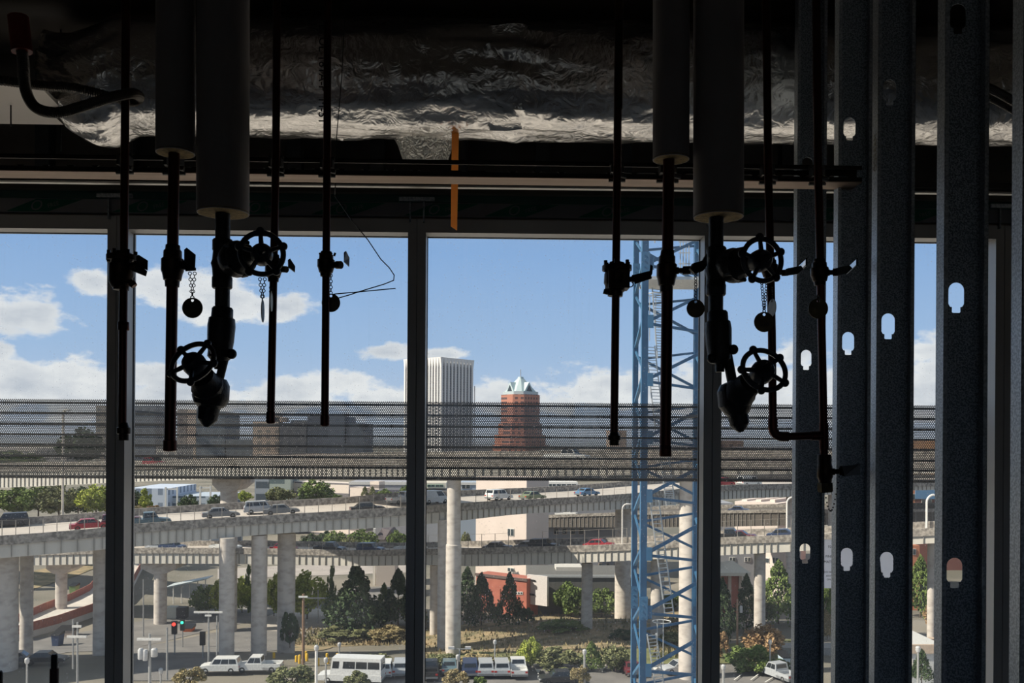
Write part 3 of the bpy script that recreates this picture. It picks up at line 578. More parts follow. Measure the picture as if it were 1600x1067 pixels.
# white ribbed tower
YT = 1430
A_, B_, C_ = P(634, 557, 1478), P(689.5, 557, YT), P(737, 557, 1484)
zt_ = P(689, 558, YT).z
wt = thing('ribbed_tower', (B_.x, B_.y+30, -34), 'tall white tower with vertical ribs just right of the middle mullion', 'tower')
D_ = A_+C_-B_
quadprism([(p.x, p.y) for p in (B_, C_, D_, A_)], -34, zt_-7).build('core', facade('white_tower_floors', (.20, .21, .24), (.07, .08, .11), 30, 3.9, 1.0, .5), wt)
for (p, q, n_) in ((A_, B_, 13), (B_, C_, 9)):
    d = Vector((q.x-p.x, q.y-p.y, 0)); nn = Vector((d.y, -d.x, 0)).normalized(); b = MB(); dd = d.normalized()
    for i in range(n_+1):
        c = Vector((p.x, p.y, 0))+d*(i/n_); hw = d.length/n_*.20
        for z0, z1, w0, w1 in ((-34, zt_-16, hw, hw), (zt_-16, zt_, hw, hw*2.4)):
            b.hexa([c-dd*w0-nn*.5+Vector((0, 0, z0)), c+dd*w0-nn*.5+Vector((0, 0, z0)), c+dd*w0+nn*2.2+Vector((0, 0, z0)), c-dd*w0+nn*2.2+Vector((0, 0, z0)),
                    c-dd*w1-nn*.5+Vector((0, 0, z1)), c+dd*w1-nn*.5+Vector((0, 0, z1)), c+dd*w1+nn*2.4+Vector((0, 0, z1)), c-dd*w1+nn*2.4+Vector((0, 0, z1))])
    b.build('rib_facade', mat('white_rib', (.78, .76, .74), .8, c2=(.74, .72, .70)), wt)
q = P(741.5, 640, 1440); tag(MB().tube([(q.x, 1440, -34), (q.x, 1440, P(741.5, 603, 1440).z)], .7, 6).build('antenna_mast', mat('mast_grey', (.3, .3, .32), .6)), 'thin antenna mast right of the white ribbed tower', 'mast')
# red brick tower with the pale pyramid roof
YK = 1270; kb = facade('brick_tower_wall', (.40, .165, .11), (.09, .05, .05), 7.0, 6.2, .5, .5)
cx = P(814, 650, YK).x; kt = thing('brick_tower', (cx, YK+25, -34), 'red brick skyscraper with a pale blue pyramid roof', 'tower')
def octo(r, ch, z0, z1, top=1.0, m=kb, nm='tier'):
    pts = [(-ch, -r), (ch, -r), (r, -ch), (r, ch), (ch, r), (-ch, r), (-r, ch), (-r, -ch)]; c = math.cos(.64); s = math.sin(.64)
    f = lambda x, y, k: (cx+(x*c-y*s)*k, YK+25+(x*s+y*c)*k); b = MB()
    b.add([(*f(x, y, 1), z0) for x, y in pts]+[(*f(x, y, top), z1) for x, y in pts], [tuple(reversed(range(8))), tuple(range(8, 16))]+[(i, (i+1) % 8, 8+(i+1) % 8, 8+i) for i in range(8)])
    return b.build(nm, m, kt)
pz = lambda y: P(814, y, YK).z
mpx = YK/F
octo(27.5*mpx, 15*mpx, -34, pz(616)); octo(31*mpx, 17*mpx, -34, pz(662)); octo(36*mpx, 20*mpx, -34, pz(680)); octo(41*mpx, 22*mpx, -34, pz(696)); octo(45*mpx, 25*mpx, -34, pz(706))
octo(25*mpx, 14*mpx, pz(616), pz(611), m=mat('steel_blue', (.50, .58, .60), .5, .2), nm='cornice')
roof_m = mat('steel_blue_roof', (.52, .62, .62), .45, .2, c2=(.46, .56, .57), scale=.05)
octo(21*mpx, 14*mpx, pz(611), pz(590), .22, m=roof_m, nm='pyramid_roof'); octo(4.5*mpx, 3*mpx, pz(592), pz(587), .8, m=roof_m, nm='roof_lantern')
MB().tube([(cx, YK+25, pz(588)), (cx, YK+25, pz(575))], .5, 6).build('spire', mat('mast_grey', (.3, .3, .32), .6), kt)
for sx, sy in ((-.8, -.6), (.6, -.8)):
    n_ = Vector((sx, sy, 0)).normalized(); t_ = Vector((-n_.y, n_.x, 0)); c_ = Vector((cx, YK+25, 0))+n_*21.5*mpx
    MB().prism([c_-t_*11*mpx+Vector((0, 0, pz(613))), c_+t_*11*mpx+Vector((0, 0, pz(613))), c_+Vector((0, 0, pz(596)))], n_*-14*mpx).build('roof_gable', roof_m, kt)
    MB().prism([c_+n_*.4-t_*7*mpx+Vector((0, 0, pz(613))), c_+n_*.4+t_*7*mpx+Vector((0, 0, pz(613))), c_+n_*.4+Vector((0, 0, pz(601)))], n_*.5).build('gable_window', win_m, kt)

# ================================================================== CRANE MAST
blue = mat('crane_blue', (.042, .145, .27), .55, c2=(.03, .105, .205), scale=2, detail=8)
FL, FR, RL = P(1006, 700, 34.0), P(1107, 700, 34.5), P(992, 700, 36.3)
fl, fr_, rl = [Vector((p.x, p.y, 0)) for p in (FL, FR, RL)]; rr = fr_+rl-fl; zg = gz(fl.x, 35)
cz = lambda py: P(1050, py, 34.2).z
crane = thing('crane_mast', ((fl.x+rr.x)/2, 35.3, zg), 'blue lattice tower crane mast standing outside the middle window', 'crane')
ztop = cz(-420); up = Vector((0, 0, 1))
for q, w_ in ((fl, .26), (fr_, .26), (rl, .22), (rr, .22)):
    ex = (fr_-fl).normalized(); ey = (rl-fl).normalized(); b = MB(); h = w_/2
    b.hexa([q-ex*h-ey*h+up*zg, q+ex*h-ey*h+up*zg, q+ex*h+ey*h+up*zg, q-ex*h+ey*h+up*zg, q-ex*h-ey*h+up*ztop, q+ex*h-ey*h+up*ztop, q+ex*h+ey*h+up*ztop, q-ex*h+ey*h+up*ztop])
    lg = b.build('mast_leg', blue, crane)
    for py in (415, 948):                           # splice plates with bolts
        z = cz(py); bp = MB(); bp.box((q.x-h-.03, q.y-h-.03, z-.45), (q.x+h+.03, q.y-h, z+.45))
        for k in range(4): bp.tube([(q.x-.05, q.y-h-.06, z-.33+k*.22), (q.x-.05, q.y-h-.02, z-.33+k*.22)], .03, 8)
        bp.build('splice_plate', blue, lg)
per = cz(776)-cz(866); zbase = cz(776); low = MB(); k = -14
def brace(p, q, w): return MB().bar(p, q, w, w)
while zbase+k*per < ztop-per:
    z = zbase+k*per; bars = [(fl+up*z, fr_+up*(z+1.30), .115), (fl+up*z, fr_+up*(z-.32), .10), (rl+up*(z+per*.5-.1), rr+up*(z+per*.5+.25), .09), (rr+up*(z-.1), rl+up*(z+1.15), .10), (fl+up*(z+.35), rl+up*(z-.75), .12), (rl+up*(z+1.35), fl+up*(z+.35), .07), (fr_+up*z, rr+up*(z+1.2), .09)]
    vis = cz(1120) < z < cz(330)
    for p, q, w_ in bars:
        if vis: brace(p, q, w_).build('brace', blue, crane)
        else: low.bar(p, q, w_, w_)
    if vis:
        g = MB(); g.box((fl.x+.1, fl.y-.13, z-.2), (fl.x+.32, fl.y-.10, z+.3)); g.build('gusset_plate', blue, crane)
    k += 1
o = low.build('brace', blue, crane); o['kind'] = 'stuff'
lad = mat('ladder_grey', (.62, .63, .62), .5, .3)
mid = (fl+fr_+rl+rr)/4
def ladder(xa, ya, xb, yb, Y):
    a_, c_ = P(xa, ya, Y), P(xb, yb, Y); b = MB(); s = Vector((.19, .08, 0))
    b.bar(a_-s, c_-s, .045); b.bar(a_+s, c_+s, .045)
    for i in range(26): p = a_.lerp(c_, (i+.5)/26); b.bar(p-s, p+s, .028)
    b.build('ladder', lad, crane)
ladder(1030, 380, 1024, 100, 35.2); ladder(1016, 540, 1031, 672, 35.2); ladder(1026, 450, 1034, 560, 35.5); ladder(1022, 780, 1046, 960, 35.2); ladder(1018, 990, 1040, 1130, 35.3); ladder(1037, 700, 1048, 790, 35.4)
b = MB(); c_ = P(1022, 460, 35.3); b.torus(c_, (0, 0, 1), .36, .018, 20, 6); c2 = P(1034, 971, 35.3); b.torus(c2, (0, 0, 1), .36, .018, 20, 6)
for c in (c_, c2):
    for dx in (-.12, .12): b.bar(c+Vector((dx, .3, 0)), c+Vector((dx, .3, -1.8)), .03)
for hoop in (b,): hoop.build('ladder_cage', lad, crane)
b = MB()
for i in range(4): q = P(1063+i*4.5, 372, 35.6); b.bar(q, P(1063+i*4.5, 424, 35.6), .035)
for y in (378, 395, 412): b.bar(P(1060, y, 35.6), P(1079, y, 35.6), .03)
b.build('ladder_cage', lad, crane)
MB().box((fl.x+.2, fl.y+.3, cz(436)), (rr.x-.1, rr.y-.2, cz(436)+.12)).build('rest_platform', lad, crane)
# ================================================================== STRUT RAIL
SY = 3.065
def rail_z(px, py): return P(px, py, SY).z
a = P(-260, 236, SY); b_ = P(1347, 259, SY); ux = (b_-a).normalized(); Lr = (b_-a).length
rail = thing('strut_rail', a, 'double slotted steel strut rail running across in front of the windows', 'strut rail')
uz = Vector((0, 0, 1)); H1 = .054; DP = .045
def R3(s, y, z): return a+ux*s+Vector((0, y, 0))+uz*z
pitch = .0845; nslot = int(Lr/pitch)
loops = [[R3(0, DP, 0), R3(Lr, DP, 0), R3(Lr, DP, -H1), R3(0, DP, -H1)]]
for i in range(nslot):
    s = .05+i*pitch; zz = -H1*.60; hw, hr = .026, .010
    loops.append([R3(s+hw*c+hr*math.cos(t), DP, zz+hr*math.sin(t)) for c, t0 in ((1, -PI/2), (-1, PI/2)) for t in [t0+PI*k/6 for k in range(7)]])
w = MB(); w.holed(loops, (0, .003, 0))
w.hexa([R3(0, 0, -.003), R3(Lr, 0, -.003), R3(Lr, DP, -.003), R3(0, DP, -.003), R3(0, 0, 0), R3(Lr, 0, 0), R3(Lr, DP, 0), R3(0, DP, 0)])
w.hexa([R3(0, 0, -H1), R3(Lr, 0, -H1), R3(Lr, DP, -H1), R3(0, DP, -H1), R3(0, 0, -H1+.003), R3(Lr, 0, -H1+.003), R3(Lr, DP, -H1+.003), R3(0, DP, -H1+.003)])
for z0, z1 in ((-.014, 0), (-H1, -H1+.014)):
    w.hexa([R3(0, 0, z0), R3(Lr, 0, z0), R3(Lr, .003, z0), R3(0, .003, z0), R3(0, 0, z1), R3(Lr, 0, z1), R3(Lr, .003, z1), R3(0, .003, z1)])
w.build('front_channel', mat('dark_strut', (.05, .04, .035), .5, .6, scale=8), rail)
w = MB(); w.hexa([R3(0, DP+.003, -H1-.004), R3(Lr, DP+.003, -H1-.004), R3(Lr, DP+.045, -H1-.004), R3(0, DP+.045, -H1-.004), R3(0, DP+.003, -H1), R3(Lr, DP+.003, -H1), R3(Lr, DP+.045, -H1), R3(0, DP+.045, -H1)])
w.hexa([R3(0, 0, -H1-.004), R3(Lr, 0, -H1-.004), R3(Lr, DP+.003, -H1-.004), R3(0, DP+.003, -H1-.004), R3(0, 0, -H1-.0005), R3(Lr, 0, -H1-.0005), R3(Lr, DP+.003, -H1-.0005), R3(0, DP+.003, -H1-.0005)])
w.build('rear_channel', strut_m, rail)
def clamp(px, rpx):
    y0 = 238+(px/1347)*22; c = P(px, y0+12, SY-.02); r = rpx*SY/F; k = MB()
    k.box((c.x-r*1.5, c.y-r*1.2, c.z-.012), (c.x-r*.95, c.y+.02, c.z+.018)); k.box((c.x+r*.95, c.y-r*1.2, c.z-.012), (c.x+r*1.5, c.y+.02, c.z+.018))
    k.tube([c+Vector((r*.6, -r*1.1, -.02)), c+Vector((r*2.2, -r*1.1, -.026))], .009, 8)
    k.tube([c+Vector((-r*2.0, 0, -.036)), c+Vector((r*2.0, 0, -.036))], .006, 6)
    k.box((c.x-r*1.7, c.y-.004, c.z+.018), (c.x+r*1.7, c.y+.02, c.z+.028)); k.build('pipe_clamp', galv_dark, rail)
galv_dark = mat('dark_clamp', (.10, .095, .09), .4, .7, scale=20)
for px, r_ in ((195, 6.5), (272, 8.5), (431, 6.5), (511, 6.5), (964, 6.5), (1043, 8.5), (1199, 6.5), (1277, 6.5)): clamp(px, r_)
for px in (350, 1122):                             # threaded rods that hold the rail up, behind the insulated risers
    q = P(px, 246, SY+.02); MB().tube([q, (q.x, q.y, ZC)], .005, 6).build('support_rod', black_iron, rail)

# ================================================================== PIPE DROPS
PY = 2.95
S = PY/F                                         # metres per photo pixel at the pipes
def Q(px, py, dy=0.0): return P(px, py, PY+dy)
def up_to_ceiling(p_top, p_below):
    d = (p_top-p_below); return p_top+d*((ZC-p_top.z)/d.z)
def pipe(parent, pts, wpx, m=copper, name='pipe', ext=True, n=16):
    p = [Q(*x) for x in pts]
    if ext: p.insert(0, up_to_ceiling(p[0], p[1]))
    return MB().tube(p, wpx*S/2, n).build(name, m, parent, 40)
def collar(mb, px, y0, y1, wpx, n=16): mb.lathe(Q(px, y0), Q(px, y1), [(0, wpx*S/2*.92), (.08, wpx*S/2), (.92, wpx*S/2), (1, wpx*S/2*.92)], n)
def ballvalve(parent, px0, y0, px1, y1, w, bolts=False, soft=1.0):
    """Bronze valve body on the pipe from (px0,y0) to (px1,y1), w pixels wide."""
    b = MB(); r = w*S/2
    b.lathe(Q(px0, y0), Q(px1, y1), [(0, r*.62), (.10, r*.66), (.14, r*.80), (.30, r*.82), (.34, r), (.62, r*1.0), (.68, r*.9), (.84, r*.78), (.86, r*.66), (1, r*.62)], 12)
    o = b.build('valve_body', bronze, parent, 35)
    if bolts:
        k = MB(); ca = Q(px0, y0+(y1-y0)*.16)
        for i in range(6):
            t = 2*PI*i/6+.3; k.tube([ca+Vector((r*1.02*math.cos(t), r*1.02*math.sin(t), -.016)), ca+Vector((r*1.02*math.cos(t), r*1.02*math.sin(t), .022))], .006, 6)
        k.lathe(Q(px0, y0+(y1-y0)*.10), Q(px0, y0+(y1-y0)*.24), [(0, r*1.22), (1, r*1.22)], 20); k.build('bolted_flange', bronze, o, 35)
    return o
def stem_lever(parent, x0, y0, x1, y1, plate, depth=-.03, tip=None, w=11):
    """Valve stem from the body to the right, a lever on it and its bent plate (pixel corners, each with a depth)."""
    a_, c_ = Q(x0, y0, depth*.3), Q(x1, y1, depth)
    s = MB(); s.lathe(a_, c_, [(0, w*.42*S), (.25, w*.42*S), (.27, w*.32*S), (.5, w*.32*S), (.52, w*.5*S), (1, w*.5*S)], 12)
    st = s.build('valve_stem', bronze, parent, 35)
    lv = MB(); pl = [Q(px, py, dd) for px, py, dd in plate]; lv.prism(pl, (.0035, -.012, 0))
    if tip: lv.prism([Q(px, py, dd) for px, py, dd in tip], (.002, -.004, .0))
    lv.build('lever_handle', lever_m, st)
lever_m = mat('coated_lever', (.022, .024, .027), .28, .3, c2=(.016, .017, .02), scale=12)
chrome_m = mat('polished_lever', (.55, .56, .58), .12, .95, scale=12)
def endcap(parent, px, y0, y1, w, flare=False):
    b = MB(); r = w*S/2
    if flare: b.lathe(Q(px, y0), Q(px, y1), [(0, r*.7), (.25, r*.95), (.30, r*1.2), (.62, r*1.2), (.66, r*.9), (1, r*.88)], 12)
    else: b.lathe(Q(px, y0), Q(px, y1), [(0, r), (.06, r*1.14), (.9, r*1.14), (1, r*.8)], 16)
    b.build('end_cap', bronze if flare else copper, parent, 35)
def insulation(parent, px, y1, w):
    p1 = Q(px, y1); p0 = up_to_ceiling(Q(px+.3, 0), p1)
    o = MB().tube([p0, p1], w*S/2, 40).build('insulation_jacket', jacket, parent, 40)
    MB().lathe(p1+Vector((0, 0, .001)), p1-Vector((0, 0, .006)), [(0, w*S/2*.985), (1, w*S/2*.97)], 40).build('insulation_core', fiber, o, 40)
    b = MB(); ax = p1-Vector((0, 0, .004)); b.torus(ax, (0, 0, 1), w*S/2*.97, .0025, 40, 6); b.build('jacket_edge', jacket, o, 40)
def handwheel(parent, px, py, dd, Rpx, nrm, rot=0.0, spokes=5):
    c = Q(px, py, dd); t = Vector(nrm).normalized(); R = Rpx*S; b = MB(); u = Vector((1, 0, 0)); u = (u-t*u.dot(t)).normalized(); w_ = t.cross(u)
    b.torus(c, t, R*.93, .0085, 40, 8)
    for i in range(spokes):
        g = rot+2*PI*i/spokes; d = u*math.cos(g)+w_*math.sin(g)
        b.tube([c+d*R*.25, c+d*R*.95], [.0085, .0065], 8); k = c+d*R*1.0; b.ball(k, .0135, .0135, .0135)
    b.lathe(c+t*.022, c-t*.03, [(0, R*.30), (.15, R*.40), (.55, R*.50), (1, R*.48)], 18); b.lathe(c+t*.04, c, [(0, .008), (.3, .013), (1, .013)], 6)
    return b.build('handwheel', wheel_m, parent, 40)

# ---- P1 thin pipe at the left window mullion
t = thing('copper_pipe_drop', Q(191, 688), 'thin copper pipe drop with bolted valve in front of the leftmost mullion', 'pipe', 'copper pipe drops')
pipe(t, [(197, 0), (195, 250), (191, 668)], 12.5)
vb = ballvalve(t, 191, 393, 189, 453, 38, True)
m_ = MB(); m_.lathe(Q(188, 428), Q(188, 453), [(0, 17*S), (.5, 17*S), (.8, 13*S), (1, 7*S)], 20); m_.build('valve_bonnet', bronze, vb, 40)
stem_lever(t, 198, 418, 219, 416, [(213, 402, -.05), (217, 399, -.05), (231.5, 408, -.02), (231, 423, -.02), (214, 414, -.05)], tip=[(213, 411, -.05), (230, 424, -.02), (228, 432, -.03), (208, 424, -.05)], w=15)
m_ = MB(); m_.lathe(Q(202, 437), Q(210, 447), [(0, 4*S), (.4, 4*S), (.45, 6*S), (1, 5*S)], 10); m_.build('drain_plug', copper, vb, 40)
m_ = MB(); collar(m_, 193, 503, 516, 17); m_.build('pipe_coupling', copper, t, 35)
endcap(t, 193, 660, 688, 17, True)
# ---- P2
t = thing('copper_pipe_drop', Q(265, 706), 'wide copper pipe drop below a short insulation jacket, left of the handwheel valves', 'pipe', 'copper pipe drops')
pipe(t, [(274, 0), (272, 240), (265.5, 700)], 17)
insulation(t, 274, 237, 58)
ballvalve(t, 270, 383, 269, 448, 34)
m_ = MB(); collar(m_, 269, 430, 447, 21); collar(m_, 270.5, 383, 402, 21); m_.build('pipe_coupling', bronze, t, 35)
stem_lever(t, 280, 414, 294, 415, [(288, 391, -.06), (292, 388, -.06), (306, 399, -.02), (305, 420, -.02), (288, 408, -.06)], tip=[(284, 406, -.05), (306, 419, -.02), (306, 423, -.02), (290, 424, -.05)], w=14)
endcap(t, 265.5, 687, 705.5, 18)
# ---- P4
t = thing('copper_pipe_drop', Q(423, 662), 'thin copper pipe drop partly behind the upper left handwheel', 'pipe', 'copper pipe drops')
pipe(t, [(433, 0), (431, 250), (423, 655)], 12)
ballvalve(t, 428, 398, 427, 440, 26)
stem_lever(t, 433, 420, 448, 421, [(449.5, 407, -.05), (453, 405, -.05), (461, 417, -.02), (460.5, 426, -.02), (450, 418, -.05)], w=10)
endcap(t, 423, 643, 662, 12.5)
# ---- P5
t = thing('copper_pipe_drop', Q(507, 667), 'thin copper pipe drop with lever valve, nearest left of the middle mullion', 'pipe', 'copper pipe drops')
pipe(t, [(512, 0), (511, 250), (507.5, 660)], 12)
ballvalve(t, 510, 393, 509, 432, 27, False)
m_ = MB()
for dx in (-9, -4, 7, 12): m_.lathe(Q(510+dx, 400), Q(510+dx*1.15, 395), [(0, 2*S), (1, 2*S)], 6)
m_.build('set_screw', bronze, t)
stem_lever(t, 518, 414, 533, 414, [(537, 395, -.05), (540, 393, -.05), (545.5, 404, -.02), (545, 417, -.02), (537, 409, -.05)], w=12)
endcap(t, 507.5, 648, 666, 12.5)
# ---- P6
t = thing('copper_pipe_drop', Q(958, 697), 'thin copper pipe drop with square bolted valve left of the blue crane', 'pipe', 'copper pipe drops')
pipe(t, [(967, 0), (964.5, 250), (959.5, 680)], 12.5)
m_ = MB(); m_.tube([up_to_ceiling(Q(967, 0), Q(966, 160)), Q(966, 170)], 6.6*S, 14); m_.build('rusty_sleeve', mat('rusty_sleeve', (.05, .022, .008), .6, .5, c2=(.015, .010, .008), scale=25), t, 40)
vb = ballvalve(t, 964, 410, 961, 463, 38, True)
m_ = MB(); m_.box(Q(951, 420, -.035), Q(979, 455, .035)); m_.build('valve_block', bronze, vb)
m_ = MB(); m_.tube([Q(948, 430), Q(946, 458)], .0025, 6); m_.lathe(Q(943, 455), Q(951, 457), [(0, 4*S), (1, 4*S)], 8); m_.build('drain_plug', brass, vb)
stem_lever(t, 976, 437, 1000, 434, [(989, 430, -.03), (1013, 424, -.05), (1016, 436, -.05), (992, 444, -.03)], tip=[(1013, 437, -.05), (1018, 428, -.05), (1019, 416, -.05), (1016, 414, -.05), (1015, 424, -.05), (1010, 432, -.05)], w=12)
m_ = MB(); m_.torus(Q(985, 444), (0, 1, 0), .009, .002, 12, 5); m_.build('lever_ring', chain_m, t)
endcap(t, 959.5, 674, 696, 17, True)
# ---- P7
t = thing('copper_pipe_drop', Q(1039, 713), 'wide copper pipe drop below a short insulation jacket, in front of the blue crane', 'pipe', 'copper pipe drops')
pipe(t, [(1048, 0), (1045, 240), (1039.5, 708)], 18)
insulation(t, 1048.5, 247, 57)
ballvalve(t, 1042.5, 392, 1041, 456, 32)
m_ = MB(); collar(m_, 1043, 391, 412, 21); collar(m_, 1041.3, 438, 455, 20); m_.build('pipe_coupling', bronze, t, 35)
stem_lever(t, 1054, 423, 1080, 422, [(1076, 421, -.05), (1081, 412, -.05), (1095, 408, -.05), (1102, 415, -.03), (1096, 424, -.04), (1083, 429, -.05)], tip=[(1096, 408, -.04), (1103, 396, -.01), (1103.5, 414, -.01), (1098, 422, -.04)], w=13)
m_ = MB(); collar(m_, 1039.7, 696, 713, 19.5); m_.build('end_cap', copper, t, 35)
# ---- P3 / P8: insulated risers with two handwheel valves and a strainer
def riser(label, jx, jy, jw, px_top, pipe_y, tee, branch, w1, strainer, link, low, w2, mirror):
    t = thing('insulated_pipe_riser', Q(px_top, low[-1][1]), label, 'pipe riser', 'insulated risers with handwheel valves')
    MB().tube([up_to_ceiling(Q(px_top, jy-60), Q(px_top-.4, tee[1])), Q(px_top-1, strainer[0][1]+10)], 11.3*S, 18).build('pipe', black_iron, t, 40)
    insulation(t, jx, jy, jw)
    b = MB(); a0, a1 = Q(tee[0], tee[1]), Q(tee[0]-1, tee[2]); r = 15.5*S
    b.lathe(a0, a1, [(0, r*.9), (.03, r), (.22, r), (.24, r*.93), (.42, r*1.0), (.5, r*1.12), (.6, r*1.0), (.76, r*.93), (.78, r), (.97, r), (1, r*.9)], 18)
    b.build('tee_fitting', black_iron, t, 40)
    b = MB(); c0 = Q(*branch[0], .0); c1 = Q(*w1[:2], -.15); R = branch[1]*S
    b.lathe(c0, c1, [(0, R*.72), (.10, R*.85), (.22, R*1.0), (.32, R*1.0), (.36, R*.92), (.42, R*.92), (.46, R*.80), (.60, R*.62), (.63, R*.45), (.86, R*.36), (.9, R*.2), (1, R*.2)], 18)
    for i in range(5):
        g = 2*PI*i/5; ax = (c1-c0).normalized(); u = ax.orthogonal().normalized(); v = ax.cross(u); o_ = c0+(c1-c0)*.36+(u*math.cos(g)+v*math.sin(g))*R*.92
        b.tube([o_-ax*.016, o_+ax*.018], .007, 6)
    v1 = b.build('gate_valve', black_iron, t, 35); handwheel(v1, w1[0], w1[1], -.165, w1[2], w1[3], w1[4])
    b = MB(); s0, s1 = Q(*strainer[0]), Q(*strainer[1])
    b.lathe(s0, s1, [(0, 14*S), (.03, 16*S), (.16, 16.5*S), (.18, 19.5*S), (.30, 21*S), (.55, 20*S), (.72, 18*S), (.80, 18.5*S), (.86, 13*S), (.87, 7*S), (1, 7*S)], 14)
    for q in strainer[2]: b.ball(Q(*q, -.02), 8*S)
    b.build('strainer_body', black_iron, t, 35)
    MB().tube([Q(*link[0]), Q(*link[1])], link[2]*S, 14).build('link_pipe', black_iron, t, 40)
    b = MB(); l0, l1 = Q(*low[0]), Q(*low[-1]); Lr_ = [x for x in low[1]]
    b.lathe(l0, l1, [(k, rr*S) for k, rr in Lr_], 12)
    c2 = Q(*w2[:2], -.13); mid = l0+(l1-l0)*.32
    b.lathe(mid, c2, [(0, 24*S), (.25, 25*S), (.35, 21*S), (.55, 19*S), (.6, 12*S), (.9, 9*S), (1, 5*S)], 14)
    v2 = b.build('gate_valve', black_iron, t, 30); handwheel(v2, w2[0], w2[1], -.145, w2[2], w2[3], w2[4])
    return t
riser('thick white insulated riser ending in black handwheel valves, left window', 348.5, 331, 79, 348.5, 340, (348, 374, 451), ((357, 408), 28), (409, 396, 33, (.25, -1, .05), 1.65),
      ((348, 480), (342, 577), [(362, 553), (334, 545)]), ((351, 560), (340, 604), 6.5),
      [(334, 588), [(0, 8), (.03, 20), (.15, 26), (.42, 28), (.55, 24), (.62, 17), (.85, 15), (.94, 9), (1, 4)], (322, 667)], (301, 566, 36, (-.28, -1, .62), 1.05), 1)
riser('thick white insulated riser ending in black handwheel valves, right window', 1122.5, 337, 78, 1119.5, 348, (1119.5, 386, 462), ((1130, 418), 27), (1191, 406, 34, (.25, -1, .05), 1.68),
      ((1121, 486), (1125, 581), [(1146, 546), (1112, 560)]), ((1135, 548), (1147, 612), 8),
      [(1143, 596), [(0, 8), (.03, 18), (.15, 25), (.45, 27), (.6, 20), (.66, 16), (.85, 15), (.93, 10), (1, 4)], (1158, 675)], (1194, 578, 36, (.15, -1, .45), 1.95), -1)
# ---- P9 + P10: joined copper drops at the right, with an elbow, tee and hose valve
t = thing('linked_copper_drop', Q(1287, 770), 'pair of thin copper drops joined by a horizontal run, in front of the steel studs', 'pipe', 'copper pipe drops')
pipe(t, [(1197, 0), (1200, 250), (1206, 520), (1207.5, 655)], 12.5)
el = MB(); cx, cy = 1222, 668
el.tube([Q(1207.5, 654)]+[Q(cx-14.5*math.cos(g), cy+14*math.sin(g)) for g in [k*PI/2/6 for k in range(7)]]+[Q(1232, 682)], 7.4*S, 14); el.build('elbow_fitting', copper, t, 40)
pipe(t, [(1230, 682), (1286, 680)], 12.5, ext=False, name='crossover_pipe')
pipe(t, [(1275.5, 0), (1278, 250), (1285.5, 600), (1287.5, 715)], 12.5)
te = MB(); te.lathe(Q(1287, 661), Q(1287.5, 702), [(0, 7.4*S), (1, 7.4*S)], 14); te.lathe(Q(1267, 681), Q(1286, 680.5), [(0, 7.4*S), (1, 7.4*S)], 14); te.build('tee_fitting', copper, t, 40)
ballvalve(t, 1202, 402, 1203, 438, 26)
stem_lever(t, 1210, 427, 1232, 426, [(1226, 424, -.04), (1228, 420, -.04), (1248, 416, -.04), (1252, 421, -.04), (1243, 429, -.04), (1227, 431, -.04)], w=10, depth=-.02)
ballvalve(t, 1280, 405, 1281, 446, 28)
stem_lever(t, 1292, 426, 1310, 425, [(1304, 424, -.04), (1306, 419, -.04), (1323, 415, -.04), (1328, 420, -.04), (1320, 428, -.04), (1306, 431, -.04)], w=12, depth=-.02)
for bx in (1244, 1323):
    k = MB(); k.prism([Q(bx, 419, .06), Q(bx+15, 405, -.05), Q(bx+15.5, 413, -.05), Q(bx+1, 427, .06)], (.002, 0, 0)); k.build('lever_tip', chrome_m, t)
    k = MB(); k.tube([Q(bx+1, 428, .06), Q(bx+16, 414, -.05), Q(bx+16, 403, -.05)], .003, 6); k.build('lever_edge', lever_m, t)
hv = MB(); hv.lathe(Q(1288, 710), Q(1289, 756), [(0, 10.5*S), (.05, 11*S), (.35, 11*S), (.4, 12*S), (.75, 12.5*S), (.88, 10*S), (1, 9.5*S)], 14); hvo = hv.build('hose_valve_body', bronze, t, 40)
k = MB(); k.lathe(Q(1289, 754), Q(1289.5, 769), [(0, 12*S), (.1, 12.3*S), (.85, 12.3*S), (1, 11*S)], 8); k.build('hose_cap', brass, hvo, 30)
stem_lever(t, 1298, 737, 1324, 736, [(1312, 728, -.04), (1334, 726, -.05), (1340, 724, -.05), (1339, 741, -.05), (1316, 744, -.04)], w=13, depth=-.03)
k = MB()
for i in range(15):
    g = i/14; x = 1289+22*g; y = 769+47*math.sin(PI*g)*(1-.32*g) - 24*g; k.ball(Q(x, y, -.03), 1.35*S, n=6, m=4)
k.build('ball_chain', chain_m, t)

